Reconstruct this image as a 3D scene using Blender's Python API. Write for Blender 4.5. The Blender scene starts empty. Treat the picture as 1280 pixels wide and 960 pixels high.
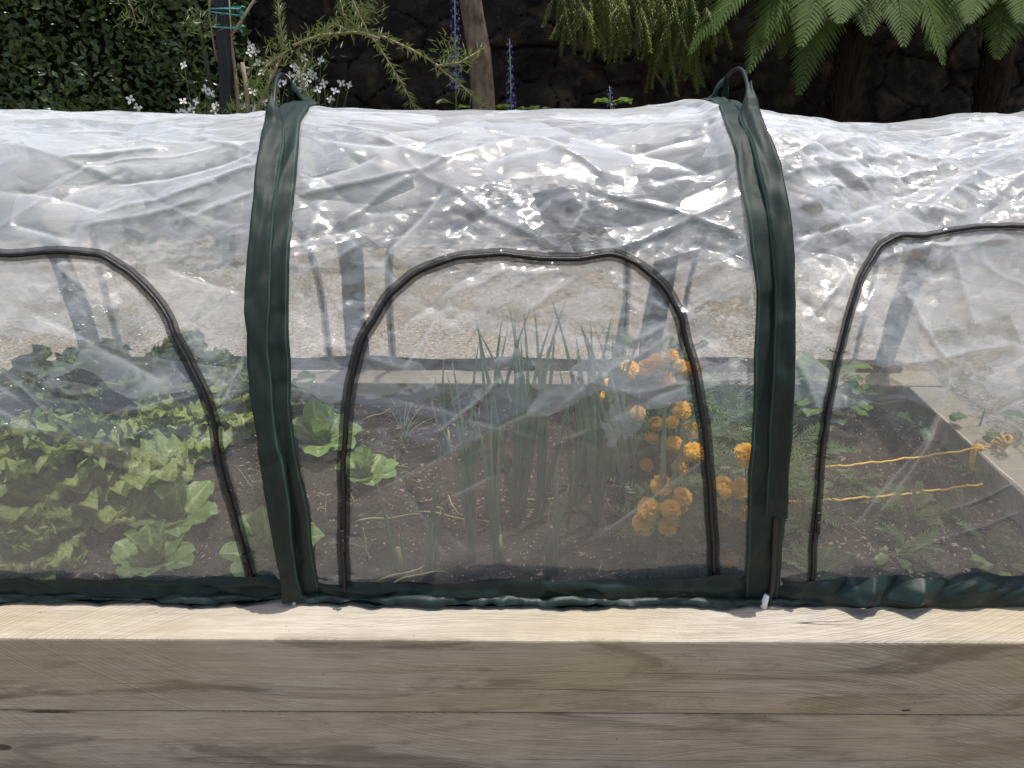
import bpy, math, random
import numpy as np
from mathutils import Vector, Matrix
R = math.radians
random.seed(7)
SC = bpy.context.scene
COL = SC.collection
# ------------------------------------------------------------------ camera
FPX, PITCH, ROLL = 960.0, R(26.0), R(0.3)
CAM = np.array([0.0, -1.16, 1.14])
fw = np.array([0, math.cos(PITCH), -math.sin(PITCH)])
r0 = np.array([1.0, 0, 0]); u0 = np.array([0, math.sin(PITCH), math.cos(PITCH)])
rt = math.cos(ROLL)*r0 + math.sin(ROLL)*u0
up = -math.sin(ROLL)*r0 + math.cos(ROLL)*u0
def ray(px, py):
    return fw + rt*((px-640)/FPX) + up*((480-py)/FPX)
def at_y(px, py, Y):
    d = ray(px, py); return CAM + d*((Y-CAM[1])/d[1])
def at_z(px, py, Z):
    d = ray(px, py); return CAM + d*((Z-CAM[2])/d[2])
cd = bpy.data.cameras.new('camera'); cam = bpy.data.objects.new('camera', cd); COL.objects.link(cam)
M = Matrix(((rt[0], up[0], -fw[0], CAM[0]), (rt[1], up[1], -fw[1], CAM[1]), (rt[2], up[2], -fw[2], CAM[2]), (0, 0, 0, 1)))
cam.matrix_world = M
cd.sensor_width = 36; cd.lens = 27.0; cd.clip_end = 500; cd.clip_start = 0.02
SC.camera = cam
# ------------------------------------------------------------------ light
SUN_EL, SUN_AZ = R(80), R(58)
w = bpy.data.worlds.new("World"); SC.world = w; w.use_nodes = True
nt = w.node_tree; nt.nodes.clear()
sky = nt.nodes.new('ShaderNodeTexSky'); sky.sky_type = 'NISHITA'; sky.sun_disc = False
sky.sun_elevation = SUN_EL; sky.sun_rotation = SUN_AZ; sky.air_density = 1.0; sky.dust_density = 3.2; sky.ozone_density = 0.9
bg = nt.nodes.new('ShaderNodeBackground'); bg.inputs[1].default_value = 0.15
wo = nt.nodes.new('ShaderNodeOutputWorld')
nt.links.new(sky.outputs[0], bg.inputs[0]); nt.links.new(bg.outputs[0], wo.inputs[0])
sd = bpy.data.lights.new('sun', 'SUN'); sd.energy = 3.6; sd.angle = R(0.53); sd.color = (1.0, 0.965, 0.91)
so = bpy.data.objects.new('sun', sd); COL.objects.link(so)
sv = Vector((math.sin(SUN_AZ)*math.cos(SUN_EL), math.cos(SUN_AZ)*math.cos(SUN_EL), math.sin(SUN_EL)))
so.rotation_euler = sv.to_track_quat('Z', 'Y').to_euler(); so.location = (2, 6, 12)
vs = SC.view_settings
SC.display_settings.display_device = 'sRGB'
vs.view_transform = 'Standard'; vs.look = 'None'; vs.gamma = 1; vs.use_curve_mapping = False; vs.exposure = 0.46
cy = SC.cycles
cy.use_denoising = True
try: cy.denoiser = 'OPENIMAGEDENOISE'
except Exception: pass
cy.max_bounces = 8; cy.diffuse_bounces = 3; cy.glossy_bounces = 3; cy.transmission_bounces = 4
cy.transparent_max_bounces = 40; cy.sample_clamp_indirect = 4; cy.sample_clamp_direct = 12
cy.caustics_reflective = False; cy.caustics_refractive = False
SC.render.film_transparent = False
# ------------------------------------------------------------------ mesh helpers
class MB:
    def __init__(s): s.v = []; s.f = []; s.uv = []; s.rnd = []; s.mi = []; s.cur = 0.0; s.m = 0
    def add(s, pts, faces, uvs=None):
        b = len(s.v)
        s.v.extend([tuple(map(float, p)) for p in pts])
        s.uv.extend(uvs if uvs is not None else [(0.0, 0.0)]*len(pts))
        s.rnd.extend([s.cur]*len(pts))
        s.f.extend([tuple(b+i for i in f) for f in faces]); s.mi.extend([s.m]*len(faces))
    def grid(s, rows, uvs=None):
        nr, nc = len(rows), len(rows[0])
        pts = [p for r in rows for p in r]
        if uvs is None: uvs = [(j/(nc-1), i/(nr-1)) for i in range(nr) for j in range(nc)]
        s.add(pts, [(i*nc+j, i*nc+j+1, (i+1)*nc+j+1, (i+1)*nc+j) for i in range(nr-1) for j in range(nc-1)], uvs)
    def tube(s, pts, rads, n=6, cap=True):
        pts = [np.array(p, float) for p in pts]
        if not hasattr(rads, '__len__'): rads = [rads]*len(pts)
        rows = []; ref = None; L = 0
        uvs = []
        for i, p in enumerate(pts):
            t = pts[min(i+1, len(pts)-1)]-pts[max(i-1, 0)]; t = t/(np.linalg.norm(t)+1e-9)
            if ref is None:
                ref = np.array([0, 0, 1.0]) if abs(t[2]) < .9 else np.array([1.0, 0, 0])
            a = np.cross(t, ref); a /= np.linalg.norm(a)+1e-9; b = np.cross(t, a); ref = -b if np.dot(-b, ref) > 0 else b
            if i: L += np.linalg.norm(p-pts[i-1])
            rows.append([p+rads[i]*(math.cos(2*math.pi*k/n)*a+math.sin(2*math.pi*k/n)*b) for k in range(n)])
            uvs += [(k/n, L) for k in range(n)]
        N = len(rows); fs = [(i*n+k, i*n+(k+1) % n, (i+1)*n+(k+1) % n, (i+1)*n+k) for i in range(N-1) for k in range(n)]
        if cap: fs += [tuple(range(n))[::-1], tuple((N-1)*n+k for k in range(n))]
        s.add([p for r in rows for p in r], fs, uvs)
    def box(s, lo, hi, bev=0.0):
        x0, y0, z0 = lo; x1, y1, z1 = hi
        if bev <= 0:
            P = [(x0,y0,z0),(x1,y0,z0),(x1,y1,z0),(x0,y1,z0),(x0,y0,z1),(x1,y0,z1),(x1,y1,z1),(x0,y1,z1)]
            s.add(P, [(0,3,2,1),(4,5,6,7),(0,1,5,4),(1,2,6,5),(2,3,7,6),(3,0,4,7)])
        else:
            import bmesh
            bm = bmesh.new(); bmesh.ops.create_cube(bm, size=1)
            for v in bm.verts: v.co = Vector(((x0+x1)/2+v.co.x*(x1-x0), (y0+y1)/2+v.co.y*(y1-y0), (z0+z1)/2+v.co.z*(z1-z0)))
            bmesh.ops.bevel(bm, geom=bm.edges[:], offset=bev, segments=2, affect='EDGES', profile=.6)
            bm.verts.index_update()
            s.add([v.co[:] for v in bm.verts], [tuple(v.index for v in f.verts) for f in bm.faces]); bm.free()
    def build(s, name, mats, parent=None, smooth=True, origin=None):
        me = bpy.data.meshes.new(name)
        V = np.array(s.v, float).reshape(-1, 3)
        o = np.array(origin if origin is not None else (parent.get('_o', (0, 0, 0)) if parent else (0, 0, 0)), float)
        me.from_pydata((V-o).tolist(), [], s.f); 
        if not isinstance(mats, (list, tuple)): mats = [mats]
        for m in mats: me.materials.append(m)
        me.polygons.foreach_set('material_index', s.mi)
        me.polygons.foreach_set('use_smooth', [smooth]*len(s.f))
        uvl = me.uv_layers.new(name='uv'); li = np.empty(len(me.loops), np.int32); me.loops.foreach_get('vertex_index', li)
        uvl.data.foreach_set('uv', np.array(s.uv, np.float32)[li].ravel())
        a = me.attributes.new('rnd', 'FLOAT', 'POINT'); a.data.foreach_set('value', np.array(s.rnd, np.float32))
        me.update()
        ob = bpy.data.objects.new(name, me); COL.objects.link(ob)
        if parent: ob.parent = parent
        else: ob.location = o
        return ob
def grid_mesh(name, P, UV, mat, parent=None, attr=None, attr2=None):
    """P: (nv,nu,3) numpy grid -> one mesh"""
    nv, nu = P.shape[:2]
    o = np.array(parent.get('_o', (0, 0, 0)) if parent else (0, 0, 0), float)
    me = bpy.data.meshes.new(name)
    me.vertices.add(nv*nu); me.vertices.foreach_set('co', (P-o).astype(np.float32).ravel())
    I = np.arange(nv*nu).reshape(nv, nu)
    F = np.stack([I[:-1, :-1], I[:-1, 1:], I[1:, 1:], I[1:, :-1]], -1).reshape(-1, 4)
    me.loops.add(F.size); me.loops.foreach_set('vertex_index', F.astype(np.int32).ravel())
    me.polygons.add(len(F)); me.polygons.foreach_set('loop_start', (np.arange(len(F))*4).astype(np.int32))
    me.update(calc_edges=True); me.validate()
    me.polygons.foreach_set('use_smooth', [True]*len(me.polygons))
    uvl = me.uv_layers.new(name='uv'); uvl.data.foreach_set('uv', UV.reshape(-1, 2)[F.ravel()].astype(np.float32).ravel())
    if attr is not None:
        a = me.attributes.new('crease', 'FLOAT', 'POINT'); a.data.foreach_set('value', attr.astype(np.float32).ravel())
    if attr2 is not None:
        a = me.attributes.new('crumple', 'FLOAT', 'POINT'); a.data.foreach_set('value', attr2.astype(np.float32).ravel())
    me.materials.append(mat); me.update()
    ob = bpy.data.objects.new(name, me); COL.objects.link(ob)
    if parent: ob.parent = parent
    return ob
def tag(o, label=None, cat=None, group=None, kind=None):
    if label: o['label'] = label
    if cat: o['category'] = cat
    if group: o['group'] = group
    if kind: o['kind'] = kind
    return o
def empty(name, loc, label, cat, group=None):
    o = bpy.data.objects.new(name, None); COL.objects.link(o); o.location = tuple(map(float, loc)); o.empty_display_size = .05
    o['_o'] = tuple(map(float, loc)); return tag(o, label, cat, group)
# ------------------------------------------------------------------ noise (numpy)
_TC = {}
def tab(seed):
    if seed not in _TC:
        r = np.random.RandomState(seed); _TC[seed] = (r.rand(256, 256)*2-1, r.rand(256, 256) > .5)
    return _TC[seed]
def vnoise(x, y, seed):
    T = tab(seed)[0]
    xi = np.floor(x).astype(int); yi = np.floor(y).astype(int); fx = x-xi; fy = y-yi
    fx = fx*fx*(3-2*fx); fy = fy*fy*(3-2*fy); g = lambda a, b: T[a % 256, b % 256]
    return (g(xi, yi)*(1-fx)+g(xi+1, yi)*fx)*(1-fy)+(g(xi, yi+1)*(1-fx)+g(xi+1, yi+1)*fx)*fy
def fbm(x, y, seed, o=4):
    s = 0; a = 1; t = 0
    for k in range(o): s = s+a*vnoise(x*2**k+k*17.3, y*2**k+k*7.7, seed+k); t += a; a *= .5
    return s/t
def tri(x, y, seed):
    """piecewise-linear facet noise"""
    T, D = tab(seed)
    xi = np.floor(x).astype(int); yi = np.floor(y).astype(int); fx = x-xi; fy = y-yi
    g = lambda a, b: T[a % 256, b % 256]
    a, b, c, d = g(xi, yi), g(xi+1, yi), g(xi, yi+1), g(xi+1, yi+1)
    A = np.where(fx+fy < 1, a*(1-fx-fy)+b*fx+c*fy, d*(fx+fy-1)+b*(1-fy)+c*(1-fx))
    B = np.where(fx > fy, a*(1-fx)+b*(fx-fy)+d*fy, a*(1-fy)+c*(fy-fx)+d*fx)
    return np.where(D[xi % 256, yi % 256], A, B)
def facet(x, y, sp, seed, ang=0., st=1., warp=.55):
    c, s = math.cos(ang), math.sin(ang)
    X = (x*c+y*s)/(sp*st); Y = (-x*s+y*c)/sp
    return tri(X+warp*vnoise(X*.9, Y*.9, seed+50), Y+warp*vnoise(X*.9+31, Y*.9+11, seed+51), seed)
# ------------------------------------------------------------------ materials
class N:
    def __init__(s, name):
        s.m = bpy.data.materials.new(name); s.m.use_nodes = True; s.t = s.m.node_tree; s.t.nodes.clear()
        s.o = s.t.nodes.new('ShaderNodeOutputMaterial')
    def n(s, typ, ins={}, **kw):
        nd = s.t.nodes.new('ShaderNode'+typ)
        for k, v in kw.items(): setattr(nd, k, v)
        for k, v in ins.items():
            sk = nd.inputs[k]
            if hasattr(v, 'is_output'): s.t.links.new(v, sk)
            elif isinstance(v, tuple) and len(v) == 3 and sk.type == 'RGBA': sk.default_value = (*v, 1)
            else: sk.default_value = v
        return nd
    def math(s, op, a, b=0.0, c=0.0, clamp=False): return s.n('Math', {0: a, 1: b, 2: c}, operation=op, use_clamp=clamp).outputs[0]
    def ramp(s, f, stops, interp='LINEAR'):
        nd = s.n('ValToRGB', {0: f}); nd.color_ramp.interpolation = interp; e = nd.color_ramp.elements
        while len(e) < len(stops): e.new(.5)
        for q, (p, c) in zip(e, stops): q.position = p; q.color = (*c, 1) if len(c) == 3 else c
        return nd.outputs[0]
    def fr(s, f, a, b, lo=0.0, hi=1.0):
        return s.n('MapRange', {0: f, 1: a, 2: b, 3: lo, 4: hi}).outputs[0]
    def noise(s, vec, sc, det=4, rough=.55, dist=0, **kw):
        return s.n('TexNoise', {'Vector': vec, 'Scale': sc, 'Detail': det, 'Roughness': rough, 'Distortion': dist}, **kw).outputs[0]
    def mapv(s, vec, sc=(1, 1, 1), loc=(0, 0, 0), rot=(0, 0, 0)):
        return s.n('Mapping', {0: vec, 'Scale': sc, 'Location': loc, 'Rotation': rot}).outputs[0]
    def mix(s, f, a, b, mode='MIX'):
        nd = s.n('Mix', {}, data_type='RGBA', blend_type=mode)
        for k, v in ((0, f), (6, a), (7, b)):
            if hasattr(v, 'is_output'): s.t.links.new(v, nd.inputs[k])
            else: nd.inputs[k].default_value = v if not isinstance(v, tuple) else (*v, 1)
        return nd.outputs[2]
    def obj(s): return s.n('TexCoord').outputs['Object']
    def uv(s): return s.n('TexCoord').outputs['UV']
    def bump(s, h, st, d=.01): return s.n('Bump', {'Height': h, 'Strength': st, 'Distance': d}).outputs[0]
    def bsdf(s, col, rough=.6, nrm=None, spec=.5, **kw):
        i = {'Base Color': col, 'Roughness': rough, 'Specular IOR Level': spec}
        if nrm is not None: i['Normal'] = nrm
        i.update(kw); return s.n('BsdfPrincipled', i).outputs[0]
    def shmix(s, f, a, b): return s.n('MixShader', {0: f, 1: a, 2: b}).outputs[0]
    def out(s, sh): s.t.links.new(sh, s.o.inputs[0]); return s.m
def leaf_mat(name, c1, c2, rib=None, rough=.45, trans=.35, bumpsc=0, bst=.4, tcol=None, spec=.5):
    k = N(name); uv = k.uv(); rnd = k.n('Attribute', attribute_name='rnd').outputs['Fac']
    nz = k.noise(k.obj(), 14, 3)
    f = k.math('ADD', k.math('MULTIPLY', rnd, .7), k.math('MULTIPLY', nz, .45), clamp=True)
    col = k.mix(f, c1, c2)
    if rib:
        sp = k.n('SeparateXYZ', {0: uv})
        d = k.math('ABSOLUTE', k.math('SUBTRACT', sp.outputs[0], .5))
        wd = k.fr(sp.outputs[1], 0, 1, .20, .015)
        g = k.math('SUBTRACT', 1.0, k.math('DIVIDE', d, wd), clamp=True)
        col = k.mix(k.math('MULTIPLY', k.math('POWER', g, .6), .9), col, rib)
    nrm = None
    if bumpsc:
        v = k.n('TexVoronoi', {'Vector': k.obj(), 'Scale': bumpsc}, feature='SMOOTH_F1').outputs[0]
        nrm = k.bump(k.math('ADD', v, k.noise(k.obj(), bumpsc*2.2, 2)), bst, .008)
    p = k.bsdf(col, rough, nrm, spec)
    ti = {0: k.mix(.5, col, tcol if tcol else (.25, .4, .04))}
    if nrm is not None: ti['Normal'] = nrm
    t = k.n('BsdfTranslucent', ti).outputs[0]
    return k.out(k.shmix(trans, p, t))
def plain(name, c1, c2, sc=20, rough=.6, bst=.2, spec=.4, st=(1, 1, 1)):
    k = N(name); nz = k.noise(k.mapv(k.obj(), st), sc, 5)
    return k.out(k.bsdf(k.mix(k.fr(nz, .3, .7), c1, c2), rough, k.bump(nz, bst, .01), spec))
def make_wood():
    k = N('weathered_timber'); sp = k.n('SeparateXYZ', {0: k.obj()})
    x, y, z = sp.outputs
    q = k.n('CombineXYZ', {0: x, 1: k.math('SUBTRACT', z, k.math('MULTIPLY', y, 1.0)), 2: k.math('MULTIPLY', y, .35)}).outputs[0]
    info = k.n('ObjectInfo').outputs['Random']
    q = k.n('VectorMath', {0: q, 1: k.n('CombineXYZ', {0: k.math('MULTIPLY', info, 7.0), 1: 0.0, 2: k.math('MULTIPLY', info, 3.0)}).outputs[0]}, operation='ADD').outputs[0]
    qs = k.n('SeparateXYZ', {0: q})
    def arcs(cx, cz, freq, ph):
        # repeated saw-blade arcs: distance to a centre that repeats along the plank
        xm = k.math('SUBTRACT', k.math('MODULO', k.math('ADD', qs.outputs[0], 40.0+ph), 2.6), cx)
        zz = k.math('SUBTRACT', qs.outputs[1], cz)
        d = k.math('SQRT', k.math('ADD', k.math('MULTIPLY', xm, xm), k.math('MULTIPLY', zz, zz)))
        d = k.math('ADD', d, k.math('MULTIPLY', k.noise(q, 3, 2), .008))
        n1 = k.n('TexNoise', {'W': k.math('MULTIPLY', d, freq), 'Scale': 1.0, 'Detail': 2.5, 'Roughness': .7}, noise_dimensions='1D').outputs[0]
        return n1
    a1 = arcs(1.9, 1.5, 430, 0); a2 = arcs(.6, -1.1, 380, .9)
    msk = k.fr(k.noise(k.mapv(q, (1, .4, 1)), .9, 1), .54, .58, 1., 0.)
    saw = k.math('ADD', k.math('MULTIPLY', a1, msk), k.math('MULTIPLY', a2, k.math('SUBTRACT', 1.0, msk)))
    sawm = k.fr(k.noise(q, 4, 3), .32, .62, .25, 1.)
    sawd = k.math('MULTIPLY', k.fr(saw, .40, .49, 1., 0.), sawm)
    g1 = k.noise(k.mapv(q, (1.2, 12, 12)), 3.0, 7, .66, .3)
    g2 = k.noise(k.mapv(q, (4, 75, 75)), 3.0, 6, .7, .12)
    st = k.noise(k.mapv(q, (1.3, 7, 7), (3, 1, 0)), 1.6, 6, .66, 1.0)
    col = k.ramp(g1, [(.25, (.33, .287, .232)), (.5, (.42, .377, .318)), (.75, (.48, .44, .385))])
    col = k.mix(k.fr(g2, .42, .62, 0., .5), col, (.20, .165, .125))
    blot = k.noise(q, 7, 5, .62)
    col = k.mix(k.fr(blot, .45, .75, 0., .35), col, (.52, .47, .39))
    col = k.mix(k.math('MULTIPLY', k.fr(st, .50, .62, 0., .75), k.fr(y, .002, .010, 1., .12)), col, (.11, .09, .07))
    olive = k.noise(k.mapv(q, (1, 3, 3), (9, 2, 0)), 1.3, 3)
    col = k.mix(k.fr(olive, .42, .66, 0., .5), col, (.36, .29, .16))
    cr = k.math('ABSOLUTE', k.math('SUBTRACT', k.noise(k.mapv(q, (.16, 7, 7), (1, 5, 2)), 1.5, 2, .45, .25), .5))
    crk = k.fr(cr, .001, .0045, 1., 0.)
    crk = k.math('MULTIPLY', crk, k.fr(k.noise(q, 2.3, 2), .42, .55))
    col = k.mix(k.math('MULTIPLY', sawd, .62), col, (.10, .085, .065))
    col = k.mix(k.math('MULTIPLY', crk, .85), col, (.04, .032, .025))
    kn = k.n('TexVoronoi', {'Vector': k.mapv(q, (1, 1.6, 1.6)), 'Scale': 1.15, 'Randomness': 1.0})
    kd = k.fr(kn.outputs[0], .012, .03, 1., 0.)
    col = k.mix(k.math('MULTIPLY', kd, .85), col, (.06, .045, .035))
    def blot_at(P, sx, sz, dark):
        dx = k.math('DIVIDE', k.math('SUBTRACT', x, float(P[0])), sx); dz = k.math('DIVIDE', k.math('ADD', k.math('SUBTRACT', z, float(P[2]+.41)), k.math('SUBTRACT', y, float(P[1]))), sz)
        dd = k.math('ADD', k.math('SQRT', k.math('ADD', k.math('MULTIPLY', dx, dx), k.math('MULTIPLY', dz, dz))), k.math('MULTIPLY', k.math('SUBTRACT', k.noise(k.mapv(k.obj(), (1, 4, 4)), 30, 4, .7), .5), 1.1))
        return k.math('MULTIPLY', k.fr(dd, .75, 1.0, 1., 0.), dark)
    col = k.mix(blot_at(at_y(4, 934, .004), .022, .011, .9), col, (.05, .04, .03))
    col = k.mix(blot_at(at_y(60, 890, .002), .06, .004, .9), col, (.04, .032, .025))
    col = k.mix(blot_at(at_y(1132, 888, .002), .012, .004, .9), col, (.04, .032, .025))
    col = k.mix(blot_at(at_z(1008, 757, 0.), .055, .006, .9), col, (.07, .055, .04))
    spk = k.n('TexVoronoi', {'Vector': q, 'Scale': 55.0}).outputs[0]
    col = k.mix(k.math('MULTIPLY', k.fr(spk, .05, .12, 1., 0.), k.fr(k.noise(q, 12, 2), .58, .66)), col, (.09, .075, .06))
    h = k.math('SUBTRACT', k.math('ADD', k.math('MULTIPLY', g2, .5), k.math('MULTIPLY', k.noise(q, 160, 3), .25)), k.math('ADD', k.math('MULTIPLY', sawd, .5), crk))
    return k.out(k.bsdf(col, .85, k.bump(h, .28, .0025), .2))
def make_soil():
    k = N('garden_soil'); o = k.obj(); a = k.noise(o, 9, 6, .65); b = k.noise(o, 75, 4, .7)
    col = k.ramp(k.math('ADD', k.math('MULTIPLY', a, .55), k.math('MULTIPLY', b, .45)), [(.3, (.022, .017, .014)), (.5, (.055, .044, .036)), (.7, (.10, .084, .070))])
    v = k.n('TexVoronoi', {'Vector': o, 'Scale': 120.0}); pick = k.n('SeparateColor', {0: v.outputs[1]}).outputs[0]
    col = k.mix(k.math('MULTIPLY', k.fr(pick, .86, .9), k.fr(v.outputs[0], .25, .4, 1., 0.)), col, (.33, .27, .2))
    return k.out(k.bsdf(col, .95, k.bump(k.math('ADD', b, k.math('MULTIPLY', a, 1.0)), 1.0, .02), .15))
def make_gravel(name, c1, c2, c3, sc=60):
    k = N(name); o = k.obj(); v = k.n('TexVoronoi', {'Vector': o, 'Scale': float(sc)})
    pick = k.n('SeparateColor', {0: v.outputs[1]}).outputs[0]
    col = k.ramp(pick, [(0., c1), (.5, c2), (1., c3)])
    big = k.noise(o, 2.2, 4); col = k.mix(k.fr(big, .35, .7, 0., .45), col, c1)
    col = k.mix(k.fr(v.outputs[0], .45, .8, 0., .6), col, tuple(x*.35 for x in c1))
    return k.out(k.bsdf(col, .9, k.bump(k.math('SUBTRACT', 1.0, v.outputs[0]), .8, .01), .2))
def make_film():
    k = N('clear_film'); uv = k.uv(); sp = k.n('SeparateXYZ', {0: uv})
    wn = k.n('TexNoise', {'Vector': uv, 'Scale': 6.0, 'Detail': 2.0}).outputs['Color']
    wuv = k.n('VectorMath', {0: uv, 1: k.n('VectorMath', {0: wn, 'Scale': .05}, operation='SCALE').outputs[0]}, operation='ADD').outputs[0]
    n1 = k.noise(uv, 3.2, 4, .6, .8); n2 = k.noise(k.mapv(uv, (1, 1, 1), (4, 2, 0)), 22, 5, .65, .4)
    def vor(sc, st, rt, loc, feat='F1', vec=None):
        q = k.mapv(vec or wuv, (1, st, 1), loc, (0, 0, rt))
        return q, k.n('TexVoronoi', {'Vector': q, 'Scale': float(sc)}, feature=feat, voronoi_dimensions='2D')
    def cr(sc, st, rt, loc):
        # every cell is a flat facet with a tilt of its own
        q, v = vor(sc, st, rt, loc)
        rel = k.n('VectorMath', {0: q, 1: v.outputs['Position']}, operation='SUBTRACT').outputs[0]
        dr = k.n('VectorMath', {0: v.outputs['Color'], 1: (.5, .5, .5)}, operation='SUBTRACT').outputs[0]
        return k.n('VectorMath', {0: rel, 1: dr}, operation='DOT_PRODUCT').outputs[1]
    upz = k.fr(sp.outputs[1], .34, .60, .22, 1.)                    # the door stretch below is taut, the roof film slack
    silver = k.fr(sp.outputs[0], 7.95, 8.25, 0., .10)
    crm = k.n('Attribute', attribute_name='crumple').outputs['Fac']
    silver = k.math('ADD', silver, k.math('MULTIPLY', crm, .17))
    mk = k.fr(k.math('ADD', silver, k.noise(k.mapv(uv, (1, 1.5, 1), (8, 3, 0)), 3.6, 2)), .52, .66)
    mk2 = k.fr(k.math('ADD', silver, k.noise(k.mapv(uv, (1, 1.5, 1), (3, 9, 0)), 6, 2)), .52, .66)
    h = k.math('ADD', k.math('MULTIPLY', cr(5, 2.2, .35, (1, 2, 0)), .40), k.math('MULTIPLY', cr(17, 1.8, -.5, (4, 1, 0)), .14))
    h = k.math('ADD', h, k.math('ADD', k.math('MULTIPLY', k.math('MULTIPLY', cr(42, 1.5, .8, (2, 6, 0)), mk), .42), k.math('MULTIPLY', k.math('MULTIPLY', cr(95, 1.3, 0., (0, 3, 0)), mk2), .15)))
    def ridge(sc, st, rt, loc, wd, lo=.46, hi=.56):
        q, v = vor(sc, st, rt, loc, 'DISTANCE_TO_EDGE')
        r = k.fr(v.outputs[0], 0., wd*sc, 1., 0.)
        m_ = k.fr(k.noise(k.mapv(uv, (1, 1, 1), (loc[1], loc[0]+3, 0)), 4.5, 2), lo, hi)
        return k.math('MULTIPLY', r, m_)
    att = k.n('Attribute', attribute_name='crease').outputs['Fac']
    r1 = ridge(3.2, 3.0, .55, (2, 7, 0), .0030); r2 = ridge(4.2, 2.8, -.6, (5, 1, 0), .0030); r3 = ridge(9, 2.2, .1, (1, 4, 0), .0028, .50, .6); r4 = ridge(24, 1.7, .9, (6, 2, 0), .0026)
    rg = k.math('ADD', k.math('MULTIPLY', r1, .45), k.math('ADD', k.math('MULTIPLY', r2, .35), k.math('ADD', k.math('MULTIPLY', r3, .35), k.math('MULTIPLY', r4, k.math('MULTIPLY', mk, .35)))))
    rg = k.math('MULTIPLY', rg, k.fr(sp.outputs[1], .3, .6, .35, 1.))
    h = k.math('MULTIPLY', h, k.math('MAXIMUM', upz, crm))
    h = k.math('ADD', h, k.math('MULTIPLY', rg, .0006))
    nb = k.n('Bump', {'Height': h, 'Strength': .75, 'Distance': 1.0}).outputs[0]
    lw = k.n('LayerWeight', {'Blend': .5}).outputs['Facing']
    cosv = k.math('MAXIMUM', k.math('SUBTRACT', 1.0, lw), .15)
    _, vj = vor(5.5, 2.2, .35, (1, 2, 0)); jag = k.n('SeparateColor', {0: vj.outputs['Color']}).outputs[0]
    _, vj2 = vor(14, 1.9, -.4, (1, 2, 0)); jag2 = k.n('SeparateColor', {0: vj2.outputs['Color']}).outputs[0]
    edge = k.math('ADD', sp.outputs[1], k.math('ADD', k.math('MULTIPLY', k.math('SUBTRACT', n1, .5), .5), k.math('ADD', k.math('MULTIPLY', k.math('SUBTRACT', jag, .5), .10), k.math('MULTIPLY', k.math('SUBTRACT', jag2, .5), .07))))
    dew_glare = k.math('ADD', k.fr(edge, .545, .560, .125, .34), k.fr(edge, .66, .9, 0., .05))  # condensation plus a painted veil with the jagged edge of a sky reflection
    dew_glare = k.math('MINIMUM', dew_glare, k.fr(sp.outputs[1], 1.2, 1.5, .5, .05))
    tau = k.math('ADD', dew_glare, k.math('ADD', k.math('MULTIPLY', k.fr(n2, .5, .8), .03), k.math('ADD', k.math('MULTIPLY', rg, .22), k.math('MULTIPLY', att, k.fr(sp.outputs[1], .35, .6, .26, .5)))))
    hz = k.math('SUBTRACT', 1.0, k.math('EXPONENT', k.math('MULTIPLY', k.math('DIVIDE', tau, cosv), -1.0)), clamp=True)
    white = (.87, .895, .905)
    tr = k.n('BsdfTransparent', {0: (.97, .975, .97)}).outputs[0]
    df = k.n('BsdfDiffuse', {0: white, 'Normal': nb}).outputs[0]
    tl = k.n('BsdfTranslucent', {0: white, 'Normal': nb}).outputs[0]
    body = k.shmix(hz, tr, k.shmix(.5, df, tl))
    gl = k.n('BsdfGlossy', {'Color': (1, 1, 1), 'Roughness': .18, 'Normal': nb}).outputs[0]
    fz = k.n('Fresnel', {'IOR': 1.55, 'Normal': nb}).outputs[0]
    f2 = k.math('MINIMUM', k.math('MULTIPLY', fz, 1.25), .45)
    return k.out(k.shmix(f2, body, gl))
def make_fabric(name, c1, c2, stitch=None, spec=.5, rough=.42):
    k = N(name); uv = k.uv(); sp = k.n('SeparateXYZ', {0: uv})
    w1 = k.n('TexWave', {'Vector': uv, 'Scale': 160.0}, bands_direction='X').outputs[1]
    nz = k.noise(k.obj(), 9, 6, .7, .6)
    col = k.mix(k.fr(nz, .2, .8, .25, .75), c1, c2)
    tw = k.math('SINE', k.math('MULTIPLY', k.math('ADD', k.math('MULTIPLY', sp.outputs[0], .075), sp.outputs[1]), 1900.))
    col = k.mix(k.fr(tw, -1., 1., 0., .25), col, tuple(q*.55 for q in c1))
    if stitch:
        d = k.math('ABSOLUTE', k.math('SUBTRACT', k.math('ABSOLUTE', k.math('SUBTRACT', sp.outputs[0], .5)), .43))
        dash = k.fr(k.math('FRACT', k.math('MULTIPLY', sp.outputs[1], 260.)), .3, .35)
        col = k.mix(k.math('MULTIPLY', k.math('MULTIPLY', k.fr(d, .008, .018, 1., 0.), dash), .7), col, stitch)
    wv = k.noise(k.obj(), 900, 1)
    b = k.bump(k.math('ADD', k.math('MULTIPLY', wv, .05), k.math('MULTIPLY', k.noise(k.mapv(k.obj(), (1, 1, .3)), 60, 3, .6, 1.), .16)), .45, .008)
    p = k.bsdf(col, rough, b, spec)
    t = k.n('BsdfTranslucent', {0: c2}).outputs[0]
    return k.out(k.shmix(.15, p, t))
def make_stone():
    k = N('dark_basalt'); o = k.obj(); a = k.noise(o, 3, 5, .6); b = k.noise(o, 28, 6, .7)
    col = k.ramp(a, [(.3, (.014, .012, .011)), (.5, (.030, .025, .021)), (.7, (.06, .05, .039))])
    col = k.mix(k.fr(k.noise(o, 5, 4), .52, .68, 0., .7), col, (.12, .085, .05))
    col = k.mix(k.fr(b, .6, .8, 0., .6), col, (.20, .19, .165))
    return k.out(k.bsdf(col, .9, k.bump(k.math('ADD', b, k.noise(o, 90, 3)), .9, .02), .2))
WOOD = make_wood(); SOIL = make_soil(); FILM = make_film()
DIRT = make_gravel('trodden_path', (.34, .265, .185), (.46, .37, .27), (.54, .45, .34), 70)
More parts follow.
